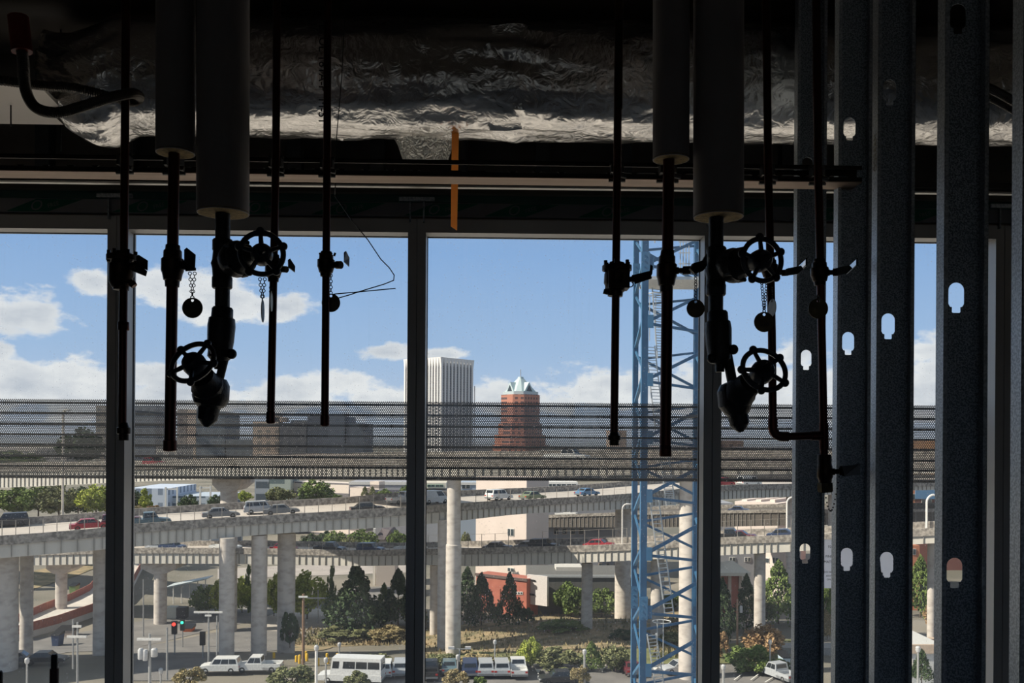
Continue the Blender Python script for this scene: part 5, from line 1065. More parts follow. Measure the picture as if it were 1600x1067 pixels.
for row in [
    # behind the upper viaduct
    ('dense_tree', 'dark tree under the highest viaduct at the far left edge', 22, 758, 808, 58, 'broad', 'mid', 236), ('dense_tree', 'mid green tree second from the left edge beyond the freeway', 60, 757, 806, 50, 'broad', 'mid', 230),
    ('dense_tree', 'green tree behind the tall lamp post on the left freeway', 92, 756, 808, 52, 'broad', 'olive', 228), ('dense_tree', 'yellow green tree just left of the leftmost mullion beyond the freeway', 150, 756, 806, 44, 'broad', 'lime', 226), ('dense_tree', 'shady tree behind the red car', 122, 760, 808, 44, 'broad', 'dark', 232),
    ('dense_tree', 'dark tree behind the pale blue office corner', 205, 764, 806, 36, 'broad', 'dark', 240), ('dense_tree', 'dark tree in front of the glassy office between the two gantries', 294, 772, 804, 26, 'broad', 'dark', 250), ('dense_tree', 'dark tree right of the right gantry', 340, 772, 800, 26, 'broad', 'dark', 250), ('dense_tree', 'dark tree directly behind the leftmost mullion beyond the freeway', 178, 762, 806, 40, 'broad', 'dark', 234),
    ('slender_tree', 'slender yellow green tree in front of the pale blue office', 226, 764, 803, 22, 'poplar', 'lime', 236), ('low_bush', 'tan bush right of the slender tree by the pale blue office', 240, 786, 804, 24, 'shrub', 'gold', 232), ('low_bush', 'brown bush left of the slender tree by the pale blue office', 213, 786, 806, 22, 'shrub', 'tan', 232),
    ('round_tree', 'small yellow round tree right of the high pier cap', 382, 766, 786, 20, 'broad', 'lime', 260),
    ('round_tree', 'round green tree left of the pale parking garage', 438, 760, 790, 38, 'broad', 'olive', 250), ('dark_conifer', 'small dark conifer in front of the pale parking garage', 474, 763, 790, 18, 'conifer', 'dark', 246), ('round_tree', 'tall bright tree in front of the pale parking garage', 494, 748, 790, 46, 'broad', 'mid', 248), ('round_tree', 'small dim tree between the two parking garages', 524, 770, 788, 20, 'broad', 'mid', 246),
    ('pale_conifer', 'pale conifer in front of the stair tower', 570, 760, 788, 16, 'conifer', 'olive', 246), ('pale_conifer', 'grey green conifer right of the stair tower', 582, 760, 788, 16, 'conifer', 'olive', 244), ('round_tree', 'bright round tree right of the stair tower conifers', 600, 763, 787, 24, 'broad', 'mid', 245), ('round_tree', 'round tree just left of the middle mullion above the freeway', 620, 768, 787, 20, 'broad', 'mid', 245), ('round_tree', 'tree touching the middle mullion above the freeway', 633, 758, 787, 18, 'broad', 'mid', 243),
    ('small_tree', 'small tree under the cream band right of the middle mullion', 672, 764, 782, 10, 'broad', 'mid', 250), ('small_tree', 'small tree beside the white truck right of the front column', 722, 768, 780, 9, 'broad', 'mid', 250),
    # between the decks
    ('dense_tree', 'dark tree left of the orange house between the decks', 484, 832, 862, 26, 'broad', 'dark', 196), ('dense_tree', 'leafy tree in the middle of the gap between the decks', 525, 828, 862, 34, 'broad', 'mid', 194), ('dense_tree', 'dark leafy tree behind the dark pickup on the lower ramp', 508, 828, 862, 26, 'broad', 'dark', 198), ('dense_tree', 'broad green tree left of the gabled house', 566, 826, 862, 42, 'broad', 'mid', 194), ('dense_tree', 'tree right of the gabled house', 622, 828, 862, 28, 'broad', 'mid', 196), ('dense_tree', 'olive tree right of the front column between the decks', 728, 830, 862, 14, 'broad', 'olive', 196), ('dense_tree', 'low tree left of the leafy tree between the decks', 545, 838, 862, 26, 'broad', 'olive', 190),
    # below the lower ramp
    ('street_tree', 'dark round tree left of the pair of front columns', 316, 914, 962, 30, 'broad', 'mid', None), ('street_tree', 'lime green tree just left of the first front column', 336, 906, 960, 26, 'broad', 'lime', None), ('street_tree', 'lime tree between the first two front columns', 378, 900, 958, 32, 'broad', 'lime', None), ('poplar', 'dark poplar between the first two front columns', 388, 884, 958, 13, 'poplar', 'mid', None),
    ('street_tree', 'lime green tree between the second and third front columns', 428, 896, 964, 26, 'broad', 'lime', None), ('street_tree', 'large lime round tree right of the third front column', 480, 892, 968, 56, 'broad', 'lime', None), ('poplar', 'slim dark poplar right of the lime round tree', 518, 882, 966, 15, 'poplar', 'mid', None),
    ('conifer', 'largest dark conifer, centre of the left window', 556, 884, 990, 78, 'conifer', 'dark', None), ('conifer', 'small bright conifer right of the largest dark conifer', 600, 912, 975, 30, 'conifer', 'mid', None), ('conifer', 'tall conifer near the middle mullion', 622, 890, 980, 48, 'conifer', 'dark', None), ('street_tree', 'bushy tree at the foot of the largest dark conifer', 528, 922, 978, 44, 'broad', 'mid', None), ('conifer', 'conifer half behind the middle mullion', 645, 886, 975, 34, 'conifer', 'mid', None),
    ('conifer', 'dark conifer right beside the front column', 730, 886, 968, 40, 'conifer', 'dark', None), ('conifer', 'ragged conifer left of the orange bin', 752, 896, 978, 44, 'conifer', 'dark', None), ('conifer', 'isolated conifer in front of the red brick building', 796, 896, 977, 40, 'conifer', 'dark', None), ('dark_shrub', 'dark shrub at the corner of the pale panel wall', 824, 943, 974, 20, 'shrub', 'dark', None),
    ('bush', 'bright green bushes left of the round pier by the warehouse', 893, 908, 966, 46, 'broad', 'mid', None), ('bush', 'bright green bushes between the two piers by the warehouse', 940, 918, 966, 44, 'broad', 'mid', None), ('bush', 'small green bush behind the crane', 1052, 922, 952, 36, 'shrub', 'mid', None),
    ('conifer', 'dark leaning conifer left of the wooden utility pole', 1128, 905, 1000, 46, 'conifer', 'dark', None), ('conifer', 'bushy conifer in front of the pavilion', 1166, 898, 985, 40, 'conifer', 'dark', None), ('conifer', 'tall green conifer right of the pier beyond the crane', 1216, 876, 975, 56, 'conifer', 'mid', None), ('street_tree', 'yellow green tree at the foot of the pier beyond the crane', 1190, 926, 975, 36, 'broad', 'olive', None),
    ('conifer', 'green conifer between the last two studs', 1438, 868, 965, 46, 'conifer', 'mid', None), ('street_tree', 'orange leaved tree between the last two studs', 1457, 940, 982, 24, 'broad', 'gold', None), ('conifer', 'young conifer beside the low white building', 1440, 1014, 1066, 32, 'conifer', 'dark', 86),
    ('conifer', 'conifer between the first two studs', 1292, 905, 985, 30, 'conifer', 'mid', None), ('street_tree', 'yellow tree between the first two studs', 1293, 952, 1000, 24, 'broad', 'tan', None),
    # slope and lot edge
    ('shrub', 'large grey green shrub at the bottom of the left window', 456, 1032, 1078, 66, 'shrub', 'olive', 88), ('shrub', 'thin bare shrub beside the white wagon', 296, 1036, 1074, 44, 'shrub', 'tan', 86), ('shrub', 'dusty shrub in front of the shuttle bus', 556, 1044, 1080, 40, 'shrub', 'olive', 84), ('shrub', 'grey green bush behind the parked cars left of the middle mullion', 590, 1018, 1044, 46, 'shrub', 'olive', None),
    ('shrub', 'dry tan shrub below the front column', 712, 1040, 1076, 40, 'shrub', 'tan', 88), ('shrub', 'small green shrub beside the dry tan one', 750, 1052, 1078, 22, 'shrub', 'mid', 88), ('shrub', 'yellow green hedge at the foot of the front column', 690, 1018, 1042, 50, 'shrub', 'olive', None), ('shrub', 'yellow hedge behind the parked white cars', 745, 1018, 1042, 56, 'shrub', 'tan', None), ('shrub', 'green hedge behind the parked pickup', 795, 1022, 1042, 54, 'shrub', 'olive', None),
    ('young_tree', 'bright young tree at the edge of the parking lot', 828, 994, 1044, 30, 'broad', 'lime', None), ('shrub', 'big bushy shrub right of the bright young tree', 872, 1006, 1050, 64, 'shrub', 'olive', None), ('young_tree', 'dark pointed young tree at the edge of the parking lot', 924, 1004, 1050, 34, 'conifer', 'mid', None), ('young_tree', 'rounded young tree nearest left of the crane', 962, 1008, 1052, 40, 'broad', 'olive', None), ('shrub', 'low shrub around the lamp post left of the crane', 906, 1034, 1068, 30, 'shrub', 'tan', 92), ('shrub', 'small fresh shrub on the kerb', 891, 1044, 1053, 10, 'shrub', 'mid', None),
    ('shrub', 'ivy mound at the foot of the right pier', 880, 968, 984, 70, 'shrub', 'mid', None), ('shrub', 'dark ivy mound left of the crane', 975, 982, 1000, 44, 'shrub', 'dark', None), ('shrub', 'grassy mound behind the crane', 1062, 985, 1010, 60, 'shrub', 'olive', None),
    ('shrub', 'large orange brown shrub right of the utility pole', 1192, 974, 1030, 54, 'broad', 'gold', None), ('shrub', 'spreading green shrub in front of the orange brown one', 1170, 1000, 1052, 64, 'shrub', 'mid', None), ('shrub', 'rust coloured shrub hugging the mullion right of the crane', 1126, 976, 1030, 26, 'shrub', 'gold', None), ('shrub', 'low green hedge behind the silver pickup', 1218, 1026, 1050, 34, 'shrub', 'dark', None),
    ('ivy_mass', 'dark ivy climbing the third front column', 453, 945, 1010, 26, 'shrub', 'dark', 119.5), ('shrub', 'scrubby weeds along the sidewalk left of the middle mullion', 545, 975, 998, 80, 'shrub', 'olive', None), ('shrub', 'dry weeds on the bank left of the middle mullion', 605, 975, 1000, 60, 'shrub', 'tan', None),
    ('round_tree', 'large dark rounded tree on the skyline at the far left', 126, 668, 728, 56, 'broad', 'dark', 560), ('round_tree', 'green treetop on the skyline at the left edge', 18, 704, 732, 70, 'broad', 'mid', 520)]:
    tree(*row[:8], Y=row[8], group=GB)
# dry grass blades on the hillside
R = random.Random(4); b = MB()
for i in range(5200):
    px, py = R.choice(((R.uniform(664, 985), R.uniform(958, 1034)), (R.uniform(1020, 1090), R.uniform(965, 1030)), (R.uniform(450, 636), R.uniform(984, 1010))))
    g = G(px, py); h = R.uniform(.25, .8); a_ = R.random()*PI; d = Vector((math.cos(a_), math.sin(a_), 0))*R.uniform(.12, .3); b.add([g-d, g+d, g+Vector((R.uniform(-.2, .2), 0, h))], [(0, 1, 2)])
o = b.build('dry_grass', mat('dry_blades', (.34, .26, .15), .9, c2=(.13, .135, .06), scale=.25, island=.3), origin=G(800, 1000)); tag(o, 'dry tufts of grass scattered over the hillside and the bank', 'grass', None, 'stuff')

# ================================================================== VEHICLES
tyre = mat('tyre', (.02, .02, .02), .9); lamp_w = mat('headlamp', (.7, .7, .68), .2); lamp_r = mat('tail_lamp', (.45, .02, .015), .3); car_glass = mat('car_glass', (.02, .025, .03), .08)
PAINT = {k: mat('paint_'+k, c, .3, .0) for k, c in {'white': (.72, .72, .70), 'silver': (.42, .44, .46), 'black': (.025, .027, .03), 'red': (.35, .03, .04), 'navy': (.04, .06, .12), 'teal': (.10, .16, .19), 'blue': (.10, .22, .38), 'green': (.20, .24, .14), 'grey': (.16, .17, .18), 'maroon': (.14, .03, .04)}.items()}
DIM = {'sedan': (4.7, 1.8, 1.42, .86, -1.75, -1.05, .45, 1.15), 'suv': (4.7, 1.88, 1.74, 1.0, -2.28, -2.05, .55, 1.05), 'pickup': (5.5, 1.95, 1.80, 1.02, -.55, -.40, .85, 1.35), 'van': (5.2, 1.95, 1.95, 1.0, -2.55, -2.45, 1.0, 1.9), 'bus': (7.6, 2.3, 2.85, 1.0, -3.75, -3.7, 1.9, 2.1)}
_cars = {}
def car_proto(kind):
    L_, W, H, hood, xa, xb, xc, xd = DIM[kind]; parts = []
    b = MB(); n = .32
    if kind == 'pickup':
        b.box((-L_/2, -W/2, n), (-L_/2+2.1, -W/2+.10, hood)); b.box((-L_/2, W/2-.10, n), (-L_/2+2.1, W/2, hood)); b.box((-L_/2, -W/2, n), (-L_/2+.08, W/2, hood)); b.box((-L_/2, -W/2, n), (-L_/2+2.1, W/2, .62)); lo = -L_/2+2.1
    else: lo = -L_/2
    pr = [(lo, n), (lo, hood*.95), (lo+.12, hood), (xd, hood), (L_/2-.25, hood*.86), (L_/2, hood*.66), (L_/2, n)]
    b.prism([(x, -W/2, z) for x, z in pr], (0, W, 0)); i_ = .14
    b.hexa([(xa, -W/2+.03, hood-.02), (xd, -W/2+.03, hood-.02), (xd, W/2-.03, hood-.02), (xa, W/2-.03, hood-.02), (xb, -W/2+i_, H), (xc, -W/2+i_, H), (xc, W/2-i_, H), (xb, W/2-i_, H)])
    for sx in (-L_*.31, L_*.31):                     # wheel-arch lips
        for sy in (-1, 1): b.tube([(sx+.42*math.cos(g), sy*(W/2-.02), .34+.42*math.sin(g)) for g in [PI*k/8 for k in range(9)]], .04, 5)
    parts.append(('body', b.build('body', PAINT['white'], origin=(0, 0, 0), smooth=28)))
    g = MB(); lerp = lambda p, q, t: p+(q-p)*t
    A = [Vector(p) for p in ((xa, -W/2+.03, hood), (xd, -W/2+.03, hood), (xc, -W/2+i_, H), (xb, -W/2+i_, H))]
    def pane(q, k0, k1, z0, z1, off):
        lo_, hi_ = lambda t: q[0].lerp(q[1], t), lambda t: q[3].lerp(q[2], t)
        v = [lo_(k0).lerp(hi_(k0), z0), lo_(k1).lerp(hi_(k1), z0), lo_(k1).lerp(hi_(k1), z1), lo_(k0).lerp(hi_(k0), z1)]; nn = (v[1]-v[0]).cross(v[3]-v[0]).normalized()
        if nn.dot(Vector(off)) < 0: nn = -nn
        g.prism([p-nn*.01 for p in v], nn*.025)
    B_ = [Vector((p.x, -p.y, p.z)) for p in A]; cuts = {'sedan': ((.08, .47), (.50, .90)), 'suv': ((.05, .32), (.35, .62), (.65, .93)), 'pickup': ((.08, .48), (.52, .92)), 'van': ((.66, .95),), 'bus': ((.03, .26), (.28, .50), (.52, .76), (.84, .97))}[kind]
    for k0, k1 in cuts: pane(A, k0, k1, .18 if kind != 'bus' else .38, .88 if kind != 'bus' else .80, (0, -1, 0)); pane(B_, k0, k1, .18 if kind != 'bus' else .38, .88 if kind != 'bus' else .80, (0, 1, 0))
    pane([A[1], B_[1], B_[2], A[2]], .07, .93, .1, .9, (1, 0, .3)); pane([A[0], B_[0], B_[3], A[3]], .1, .9, .3, .88, (-1, 0, .3)); parts.append(('glazing', g.build('glazing', car_glass, origin=(0, 0, 0))))
    for sx in (-L_*.31, L_*.31):
        for sy in (-1, 1):
            w_ = MB(); w_.lathe((sx, sy*(W/2-.20), .34), (sx, sy*(W/2+.015), .34), [(0, .34), (.85, .34), (1, .30), (1, .19), (.93, .17), (.93, .03)], 18); parts.append(('wheel', w_.build('wheel', tyre, origin=(sx, sy*(W/2-.1), .34), smooth=40)))
    for sy in (-1, 1):
        w_ = MB().box((L_/2-.06, sy*(W/2-.42), hood*.58), (L_/2+.012, sy*(W/2-.06), hood*.74)); parts.append(('headlight', w_.build('headlight', lamp_w, origin=(L_/2, sy*W*.35, hood*.6))))
        w_ = MB().box((-L_/2-.012, sy*(W/2-.32), hood*.70), (-L_/2+.06, sy*(W/2-.04), hood*.90)); parts.append(('tail_light', w_.build('tail_light', lamp_r, origin=(-L_/2, sy*W*.4, hood*.7))))
    w_ = MB().box((-L_/2-.05, -W/2+.05, .36), (-L_/2+.05, W/2-.05, .56)); w_.box((L_/2-.05, -W/2+.05, .34), (L_/2+.05, W/2-.05, .54)); parts.append(('bumper', w_.build('bumper', PAINT['grey'], origin=(0, 0, .34))))
    _cars[kind] = [(nm, o.data, o.location.copy()) for nm, o in parts]
    for _, o in parts: bpy.data.objects.remove(o)
def car(kind, paint, label, loc, rz, tilt=0.0, name=None, cat='car'):
    if kind not in _cars: car_proto(kind)
    t = thing(name or {'sedan': 'sedan_car', 'suv': 'wagon_car', 'pickup': 'pickup_truck', 'van': 'van', 'bus': 'shuttle_bus'}[kind], loc, label, cat); t.rotation_euler = (0, tilt, rz)
    for nm, me, l in _cars[kind]:
        o = bpy.data.objects.new(nm, me); COL.objects.link(o); o.parent = t; o.location = l
        if nm == 'body': o.material_slots[0].link = 'OBJECT'; o.material_slots[0].material = PAINT[paint]
    return t
def on(deck, px, off, kind, paint, label, rev=False):
    p, n = deck.road(px, off); q, _ = deck.road(px+4, off); d = q-p; rz = math.atan2(d.y, d.x); el = -math.asin(d.z/d.length)
    return car(kind, paint, label, p+Vector((0, 0, .02)), rz+(PI if rev else 0), -el if rev else el)
on(V_A, 144, 5, 'sedan', 'red', 'red car driving on the upper freeway left of the first mullion'); on(V_A, 192, 5.5, 'suv', 'maroon', 'dark red wagon just ahead of the red car behind the mullion'); on(V_A, 232, 3, 'pickup', 'teal', 'dark teal pickup just right of the leftmost mullion'); on(V_A, 352, 6, 'sedan', 'grey', 'dark grey car left of the high pier on the upper freeway')
on(V_A, 418, 8.5, 'suv', 'silver', 'silver wagon on the upper freeway'); on(V_A, 445, 6, 'sedan', 'grey', 'grey car right behind the silver wagon'); on(V_A, 579, 3, 'sedan', 'black', 'black coupe alone on the upper freeway left of the middle mullion')
on(V_A, 683, 9, 'pickup', 'white', 'white service truck between the middle mullion and the front column'); on(V_A, 727, 7, 'van', 'white', 'white van half hidden by the front column'); on(V_A, 832, 7, 'suv', 'white', 'white wagon on the upper freeway right of the front column'); on(V_A, 868, 5, 'sedan', 'green', 'olive green car behind the white wagon'); on(V_A, 957, 6, 'sedan', 'blue', 'blue car on the upper freeway left of the crane')
on(V_A, 10, 13.5, 'suv', 'black', 'black car at the far left edge of the freeway', True); on(V_A, 1140, 10, 'sedan', 'white', 'white car on the upper deck right of the crane'); on(V_A, 1158, 5, 'pickup', 'red', 'red truck on the upper deck right of the crane'); on(V_A, 1180, 9, 'sedan', 'maroon', 'dark red car right of the red truck'); on(V_A, 1200, 5, 'van', 'white', 'white van on the upper deck near the first stud')
for px, k, c, lb in ((232, 'sedan', 'silver', 'first of the pale cars on the lower ramp right of the leftmost mullion'), (254, 'suv', 'navy', 'navy wagon on the lower ramp at the left'), (338, 'pickup', 'white', 'white pickup on the lower ramp left of the first front column'), (430, 'sedan', 'red', 'red tailed car between the second and third front columns'), (502, 'pickup', 'black', 'black pickup on the lower ramp'), (566, 'suv', 'navy', 'dark wagon on the lower ramp under the black coupe'), (627, 'pickup', 'white', 'white pickup on the lower ramp touching the middle mullion'),
                     (768, 'sedan', 'black', 'black car on the lower ramp in front of the pink block'), (818, 'sedan', 'grey', 'green grey car on the lower ramp'), (840, 'suv', 'black', 'black wagon on the lower ramp left of the fence posts'), (926, 'sedan', 'red', 'red car behind the chain link fence'), (1134, 'pickup', 'black', 'dark pickup behind the fence right of the crane'), (1152, 'sedan', 'maroon', 'dark red car behind the fence right of the crane'), (1222, 'sedan', 'navy', 'navy car on the lower ramp beside the first stud')):
    on(V_B, px, 3.2, k, c, lb)
on(V_D, 1152, 3, 'sedan', 'navy', 'navy car on the far low viaduct right of the crane'); on(V_D, 880, 3, 'pickup', 'white', 'white truck on the far low viaduct')
on(V_C, 212, 4, 'suv', 'red', 'red vehicle on the highest viaduct behind the sunshade'); on(V_C, 870, 4, 'pickup', 'white', 'white truck on the highest viaduct right of the brick tower')
def lot(px, py, kind, paint, label, rz): return car(kind, paint, label, G(px, py)+Vector((0, 0, .28)), rz)
up_ = PI/2+.05
lot(601, 1058, 'suv', 'white', 'white wagon parked beside the shuttle bus', up_); lot(627, 1057, 'suv', 'silver', 'silver wagon parked left of the middle mullion', up_); lot(672, 1060, 'pickup', 'black', 'black pickup parked right of the middle mullion', up_); lot(702, 1053, 'sedan', 'teal', 'dark teal car behind the dry tan shrub', up_)
lot(734, 1056, 'suv', 'navy', 'dark wagon parked left of the two silver ones', up_); lot(758, 1057, 'suv', 'silver', 'left one of two silver wagons parked in the lot', up_); lot(783, 1057, 'suv', 'silver', 'right one of two silver wagons parked in the lot', up_); lot(809, 1056, 'pickup', 'white', 'white pickup at the right end of the parked row', up_)
lot(874, 1072, 'sedan', 'black', 'black car at the bottom edge under the bushy shrub', PI+.1); lot(985, 1054, 'sedan', 'maroon', 'maroon car hidden behind the crane leg', up_); lot(1062, 1054, 'sedan', 'silver', 'silver car seen through the crane lattice', PI+.25); lot(1217, 1064, 'pickup', 'silver', 'silver pickup parked near the first stud', up_+.35)
lot(548, 1070, 'bus', 'white', 'white shuttle bus at the bottom of the left window', PI-.12); lot(344, 1054, 'suv', 'white', 'white wagon at the foot of the first front column', PI+.03); lot(404, 1053, 'pickup', 'white', 'white pickup at the foot of the second front column', PI+.03); lot(28, 1040, 'sedan', 'grey', 'dark car parked by the far left column', .3); lot(72, 1040, 'sedan', 'black', 'black car on the street left of the leftmost mullion', .1)

# ================================================================== STREET FURNITURE
pole_m = mat('grey_pole', (.42, .42, .41), .5, .4); white_pole = mat('white_pole', (.74, .72, .68), .6); wood = mat('pole_wood', (.26, .16, .10), .9, c2=(.18, .11, .07), scale=3, stretch=(4, 4, .3)); lampw = mat('lamp_housing', (.50, .50, .50), .5)
def lamp(name, label, px, ytop, ybase, Y=None, arm=0, m=None, r=.09, double=False, base=None):
    g = base or (G(px, ybase) if Y is None else P(px, ybase, Y)); Y = g.y; top = P(px, ytop, Y); t = thing(name, g, label, 'lamp post'); m = m or pole_m
    q = Vector((g.x, g.y, top.z)); b = MB()
    if arm:
        aw = arm*Y/F; R_ = abs(aw); b.tube([g, q-Vector((0, 0, R_*1.1))]+[q+Vector((aw*(1-math.cos(a)), 0, R_*1.1*(math.sin(a)-1))) for a in [PI/2*k/6 for k in range(1, 7)]], [r]*8, 8); b.build('pole', m, t, 40)
        e = q+Vector((aw, 0, 0)); MB().ball(e+Vector((aw*.25, 0, -.05)), .55, .22, .14).build('lamp_head', lampw, t, 40)
    else:
        b.tube([g, q], r, 8); b.build('pole', m, t, 40)
        if double:
            MB().box((q.x-.9, q.y-.05, q.z-.1), (q.x+.9, q.y+.05, q.z)).build('cross_arm', m, t)
            for s in (-1, 1): MB().box((q.x+s*1.0-.35, q.y-.25, q.z-.05), (q.x+s*1.0+.35, q.y+.25, q.z+.22)).build('lamp_head', lampw, t)
        else: MB().lathe((q.x, q.y, q.z-.05), (q.x, q.y, q.z+.5), [(0, .14), (.3, .22), (.8, .22), (1, .12)], 12).build('lamp_head', lampw, t, 40)
    return t
pA, nA = V_A.road(102, 15.5)
lamp('street_lamp', 'tall pale lamp post rising from the freeway left of the leftmost mullion', 102, 640, 800, arm=6, m=mat('tan_pole', (.60, .54, .46), .6), r=.16, base=pA)
pB, nB = V_B.road(943, 9.6); lamp('street_lamp', 'curved white lamp post left of the crane on the lower ramp', 943, 787, 840, arm=8, m=white_pole, r=.12, base=pB)
pB, nB = V_B.road(1219, 9.6); lamp('street_lamp', 'curved white lamp post beside the first stud on the lower ramp', 1219, 777, 830, arm=8, m=white_pole, r=.14, base=pB)
pB, nB = V_B.road(1443, 9.6); lamp('street_lamp', 'curved white lamp post between the last two studs', 1443, 773, 825, arm=11, m=white_pole, r=.16, base=pB)
lamp('parking_lamp', 'single headed parking lamp behind the silver wagons', 773, 1006, 1046); lamp('parking_lamp', 'double headed parking lamp under the front column', 718, 1013, 1050, double=True); lamp('parking_lamp', 'short parking lamp left of the double headed one', 715, 1030, 1060, Y=96)
lamp('parking_lamp', 'nearest parking lamp left of the crane', 913, 1022, 1080, Y=92, r=.12); lamp('parking_lamp', 'thin parking lamp left of the silver pickup', 1203, 1006, 1056); lamp('parking_lamp', 'short pale lamp at the bottom right of the crane', 1130, 1046, 1080, Y=88, r=.14); lamp('parking_lamp', 'lamp post between the last two studs at the bottom', 1434, 1018, 1080, Y=80)
lamp('parking_lamp', 'pale lamp at the bottom left of the shuttle bus', 509, 1035, 1080, Y=88); lamp('parking_lamp', 'white post in front of the shuttle bus', 494, 1016, 1080, Y=86, r=.14, m=white_pole); lamp('parking_lamp', 'dark lamp post behind the yellow bollards', 530, 1010, 1042); lamp('parking_lamp', 'small lamp post at the bottom right of the first mullion', 251, 1052, 1085, Y=86); lamp('parking_lamp', 'low pale lamp left of the pipe stub', 42, 1036, 1080, Y=86)
def utility(name, label, px, ytop, ybase, arms=(), Y=None, m=wood, r=.16, cans=(), lean=0):
    g = G(px, ybase) if Y is None else P(px, ybase, Y); Y = g.y; top = P(px+lean, ytop, Y); t = thing(name, g, label, 'utility pole'); MB().tube([g, top], [r, r*.75], 8).build('pole', m, t, 40)
    for y, w in arms:
        q = P(px+lean*.8, y, Y); h = w/2*Y/F; MB().box((q.x-h, Y-.22, q.z-.12), (q.x+h, Y-.08, q.z+.10)).build('cross_arm', white_pole, t)
    for dx, y, w, hh in cans:
        q = P(px+dx, y, Y); rr_ = w/2*Y/F; k = hh/2*Y/F; MB().lathe((q.x, Y-.3, q.z-k), (q.x, Y-.3, q.z+k), [(0, rr_*.9), (.05, rr_), (.85, rr_), (1, rr_*.6)], 14).build('transformer', lampw, t, 40)
    return t
utility('utility_pole', 'utility pole with three white transformers right of the leftmost mullion', 234, 990, 1085, ((998, 37),), cans=((-12, 1020, 9, 17), (-5, 1022, 8, 17), (9, 1018, 10, 13)), Y=86, m=pole_m)
utility('utility_pole', 'brown wooden utility pole with one transformer right of the crane', 1152, 936, 1024, cans=((5, 951, 4.5, 11),), m=mat('red_wood', (.40, .25, .17), .9), r=.15)
utility('utility_pole', 'grey utility pole with two cross arms left of the leftmost mullion', 121, 972, 1070, ((994, 30), (978, 14)), Y=92, m=pole_m, r=.12); utility('utility_pole', 'thin grey pole close left of the two armed utility pole', 114, 968, 1045, (), Y=96, m=pole_m, r=.10)
utility('utility_pole', 'dark leaning utility pole with a long span arm left of the big conifer', 474, 928, 1042, ((932, 14),), m=wood, r=.2); utility('utility_pole', 'slim dark pole holding the far end of the span wire', 497, 922, 975, ((934, 34),), m=pole_m, r=.1)
utility('signal_pole', 'pale signal pole right of the lime tree by the first front column', 326, 958, 1048, ((961, 10), (956, 44)), m=pole_m, r=.13); utility('signal_pole', 'slim pale pole leaning on the first front column', 339, 962, 1046, (), m=pole_m, r=.11); utility('signal_pole', 'grey pole left of the first traffic signal', 261, 980, 1062, (), Y=98, m=pole_m, r=.13)
utility('wire_pole', 'tall dark pole left of the round lower pier', 224, 905, 995, (), m=pole_m, r=.12); utility('wire_pole', 'thin dark pole right of the ragged conifer', 782, 920, 976, (), m=wood, r=.10)
def signal(label, px, y, ybase, c, on_):
    g = G(px, ybase); Y = g.y; t = thing('traffic_signal', g, label, 'traffic light'); q = P(px, y, Y)
    MB().tube([g, q], .09, 8).build('pole', pole_m, t, 40); MB().box((q.x-.32, Y-.3, q.z-1.1), (q.x+.32, Y+.1, q.z+.6)).build('signal_head', black_iron, t)
    MB().lathe((q.x, Y-.38, q.z+.2), (q.x, Y-.28, q.z+.2), [(0, .24), (1, .24)], 12).build('signal_lamp', on_, t)
signal('traffic signal showing red right of the round lower pier', 273, 977, 1024, 0, mat('red_lamp', (1, .06, .04), .4, emit=2.0)); signal('traffic signal showing green just behind the red one', 285.5, 974, 1012, 0, mat('green_lamp', (.05, .9, .5), .4, emit=1.6))
signal('dark traffic signal left of the slim pale poles', 317, 994, 1030, 0, black_iron)
# box sign, tram stop, gantries, bollards, bins, house
g = G(266, 968); t = thing('box_sign', g, 'pale and dark box shaped cabinet right of the round lower pier', 'cabinet'); Y = g.y
a_, c_ = P(260, 949, Y), P(275, 967, Y); d_ = P(289, 967, Y); MB().box((a_.x, Y, c_.z), (c_.x, Y+2, a_.z)).build('pale_face', mat('cabinet_pale', (.55, .57, .52), .7), t); MB().box((c_.x, Y+.05, c_.z), (d_.x, Y+2, a_.z-.1)).build('dark_face', mat('cabinet_dark', (.05, .05, .055), .7), t)
for x in (a_.x+.3, d_.x-.3): MB().box((x-.1, Y+.5, g.z), (x+.1, Y+.7, c_.z)).build('leg', pole_m, t)
g = G(290, 945); Y = g.y; t = thing('tram_shelter', g, 'glass roofed tram stop shelter with white posts between the left columns', 'shelter'); a_, c_ = P(263, 917, Y), P(316, 909, Y)
MB().hexa([(a_.x, Y-2, a_.z), (c_.x, Y+3, c_.z), (c_.x, Y+7, c_.z), (a_.x, Y+3, a_.z), (a_.x, Y-2, a_.z+.25), (c_.x, Y+3, c_.z+.25), (c_.x, Y+7, c_.z+.25), (a_.x, Y+3, a_.z+.25)]).build('roof', mat('pale_glass_roof', (.60, .66, .66), .3), t)
for i in range(5): x = a_.x+(c_.x-a_.x)*(i+.5)/5; MB().tube([(x, Y+1+i*.8, g.z), (x, Y+1+i*.8, a_.z+(c_.z-a_.z)*(i+.5)/5)], .12, 6).build('post', white_pole, t)
for i, (x0, x1, y0) in enumerate(((259, 277, 761), (313, 329, 759))):
    Y = 258; t = thing('white_gantry', P((x0+x1)/2, 806, Y), ('left one of two tall white gantry frames in front of the glassy office', 'right one of two tall white gantry frames in front of the glassy office')[i], 'gantry'); zb_ = gz(-90, Y)
    for x in (x0, x1): q = P(x, y0, Y); MB().box((q.x-.22, Y-.2, zb_), (q.x+.22, Y+.2, q.z)).build('post', white_pole, t)
    q0, q1 = P(x0, y0+3, Y), P(x1, y0+3, Y); MB().box((q0.x, Y-.1, q0.z-.2), (q1.x, Y+.1, q0.z+.2)).build('cross_beam', white_pole, t)
yel = mat('bollard_yellow', (.75, .46, .03), .5)
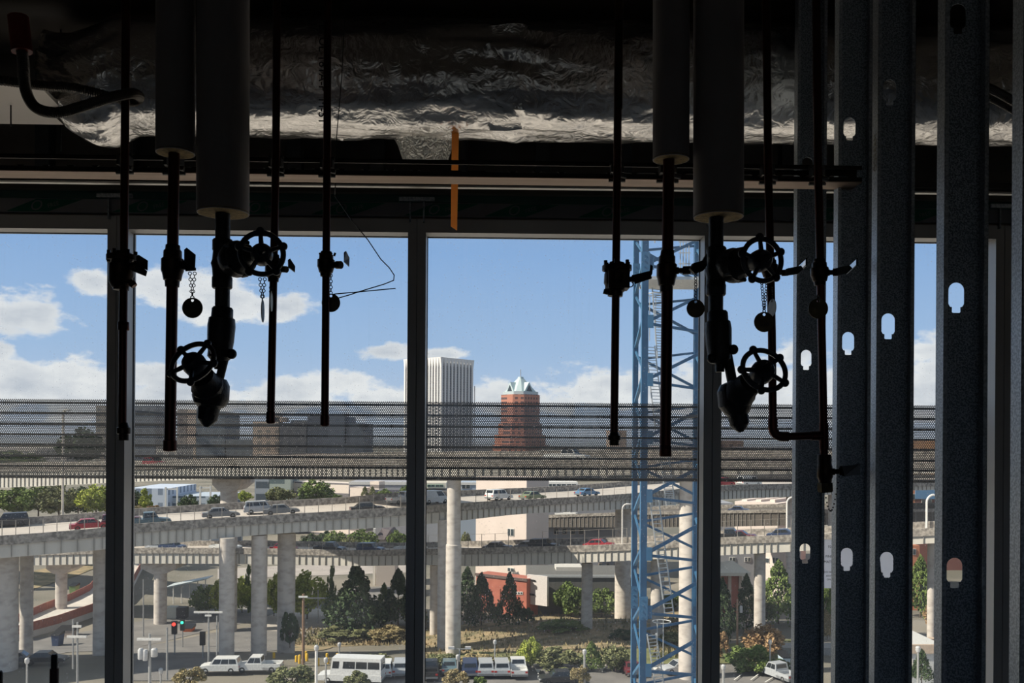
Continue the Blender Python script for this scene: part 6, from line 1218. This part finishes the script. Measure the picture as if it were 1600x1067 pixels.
bo = [(463, 1030, 1020), (468, 1032, 1018), (478, 1024, 1013), (479.5, 1028, 1016), (497, 1036, 1024), (511, 1026, 1016), (512.5, 1032, 1023), (529, 1036, 1024), (533, 1034, 1021), (536, 1034, 1019), (539.5, 1033, 1018), (527, 1024, 1016), (543, 1032, 1018), (428, 1024, 1015)]
for i, (px, yb, yt_) in enumerate(bo):
    g = G(px, yb+5); h = (yb-yt_)*g.y/F; o = MB().lathe(g, g+Vector((0, 0, h)), [(0, .17), (.92, .17), (.97, .13), (1, .05)], 10).build('bollard', yel, smooth=40, origin=g)
    tag(o, 'yellow safety bollard on the gravel behind the shuttle bus', 'bollard', 'yellow bollards')
def bin_(name, label, x0, x1, y0, y1, c, cat='bin'):
    g = G((x0+x1)/2, y1); Y = g.y; a_, c_ = P(x0, y0, Y), P(x1, y1, Y); t = thing(name, g, label, cat)
    MB().hexa([(a_.x+.15, Y, g.z), (c_.x-.15, Y, g.z), (c_.x-.15, Y+1.8, g.z), (a_.x+.15, Y+1.8, g.z), (a_.x, Y-.1, a_.z), (c_.x, Y-.1, a_.z), (c_.x, Y+1.9, a_.z), (a_.x, Y+1.9, a_.z)]).build('container', c, t); MB().hexa([(a_.x-.05, Y-.2, a_.z), (c_.x+.05, Y-.2, a_.z), (c_.x+.05, Y+2, a_.z), (a_.x-.05, Y+2, a_.z), (a_.x-.05, Y-.15, a_.z+.12), (c_.x+.05, Y-.15, a_.z+.12), (c_.x+.05, Y+2, a_.z+.5), (a_.x-.05, Y+2, a_.z+.5)]).build('lid', black_iron, t)
bin_('waste_bin', 'orange red waste container beside the ragged conifer', 767, 780, 955, 967, mat('bin_orange', (.70, .12, .03), .5)); bin_('waste_bin', 'dark grey bin below the wooden utility pole', 1144, 1156, 1026, 1042, mat('bin_grey', (.07, .08, .10), .6)); bin_('portable_toilet', 'pale blue cabin beside the first stud at the bottom', 1223, 1235, 1028, 1048, mat('cabin_blue', (.55, .68, .80), .5), 'cabin')
bin_('barrier_box', 'orange plastic barrier beyond the traffic signals', 284, 300, 982, 988, mat('barrier_orange', (.75, .17, .06), .6), 'barrier'); bin_('tool_cabin', 'small green and white cabin on the curved ramp', 108, 118, 916, 931, mat('cabin_green', (.20, .30, .12), .6), 'cabin'); bin_('barrier_box', 'dark blue container under the curved ramp', 80, 92, 993, 1010, mat('container_navy', (.05, .08, .16), .6), 'container'); bin_('storage_box', 'tan shed roof behind the two armed utility pole', 88, 116, 985, 996, mat('shed_tan', (.45, .37, .32), .8), 'shed')
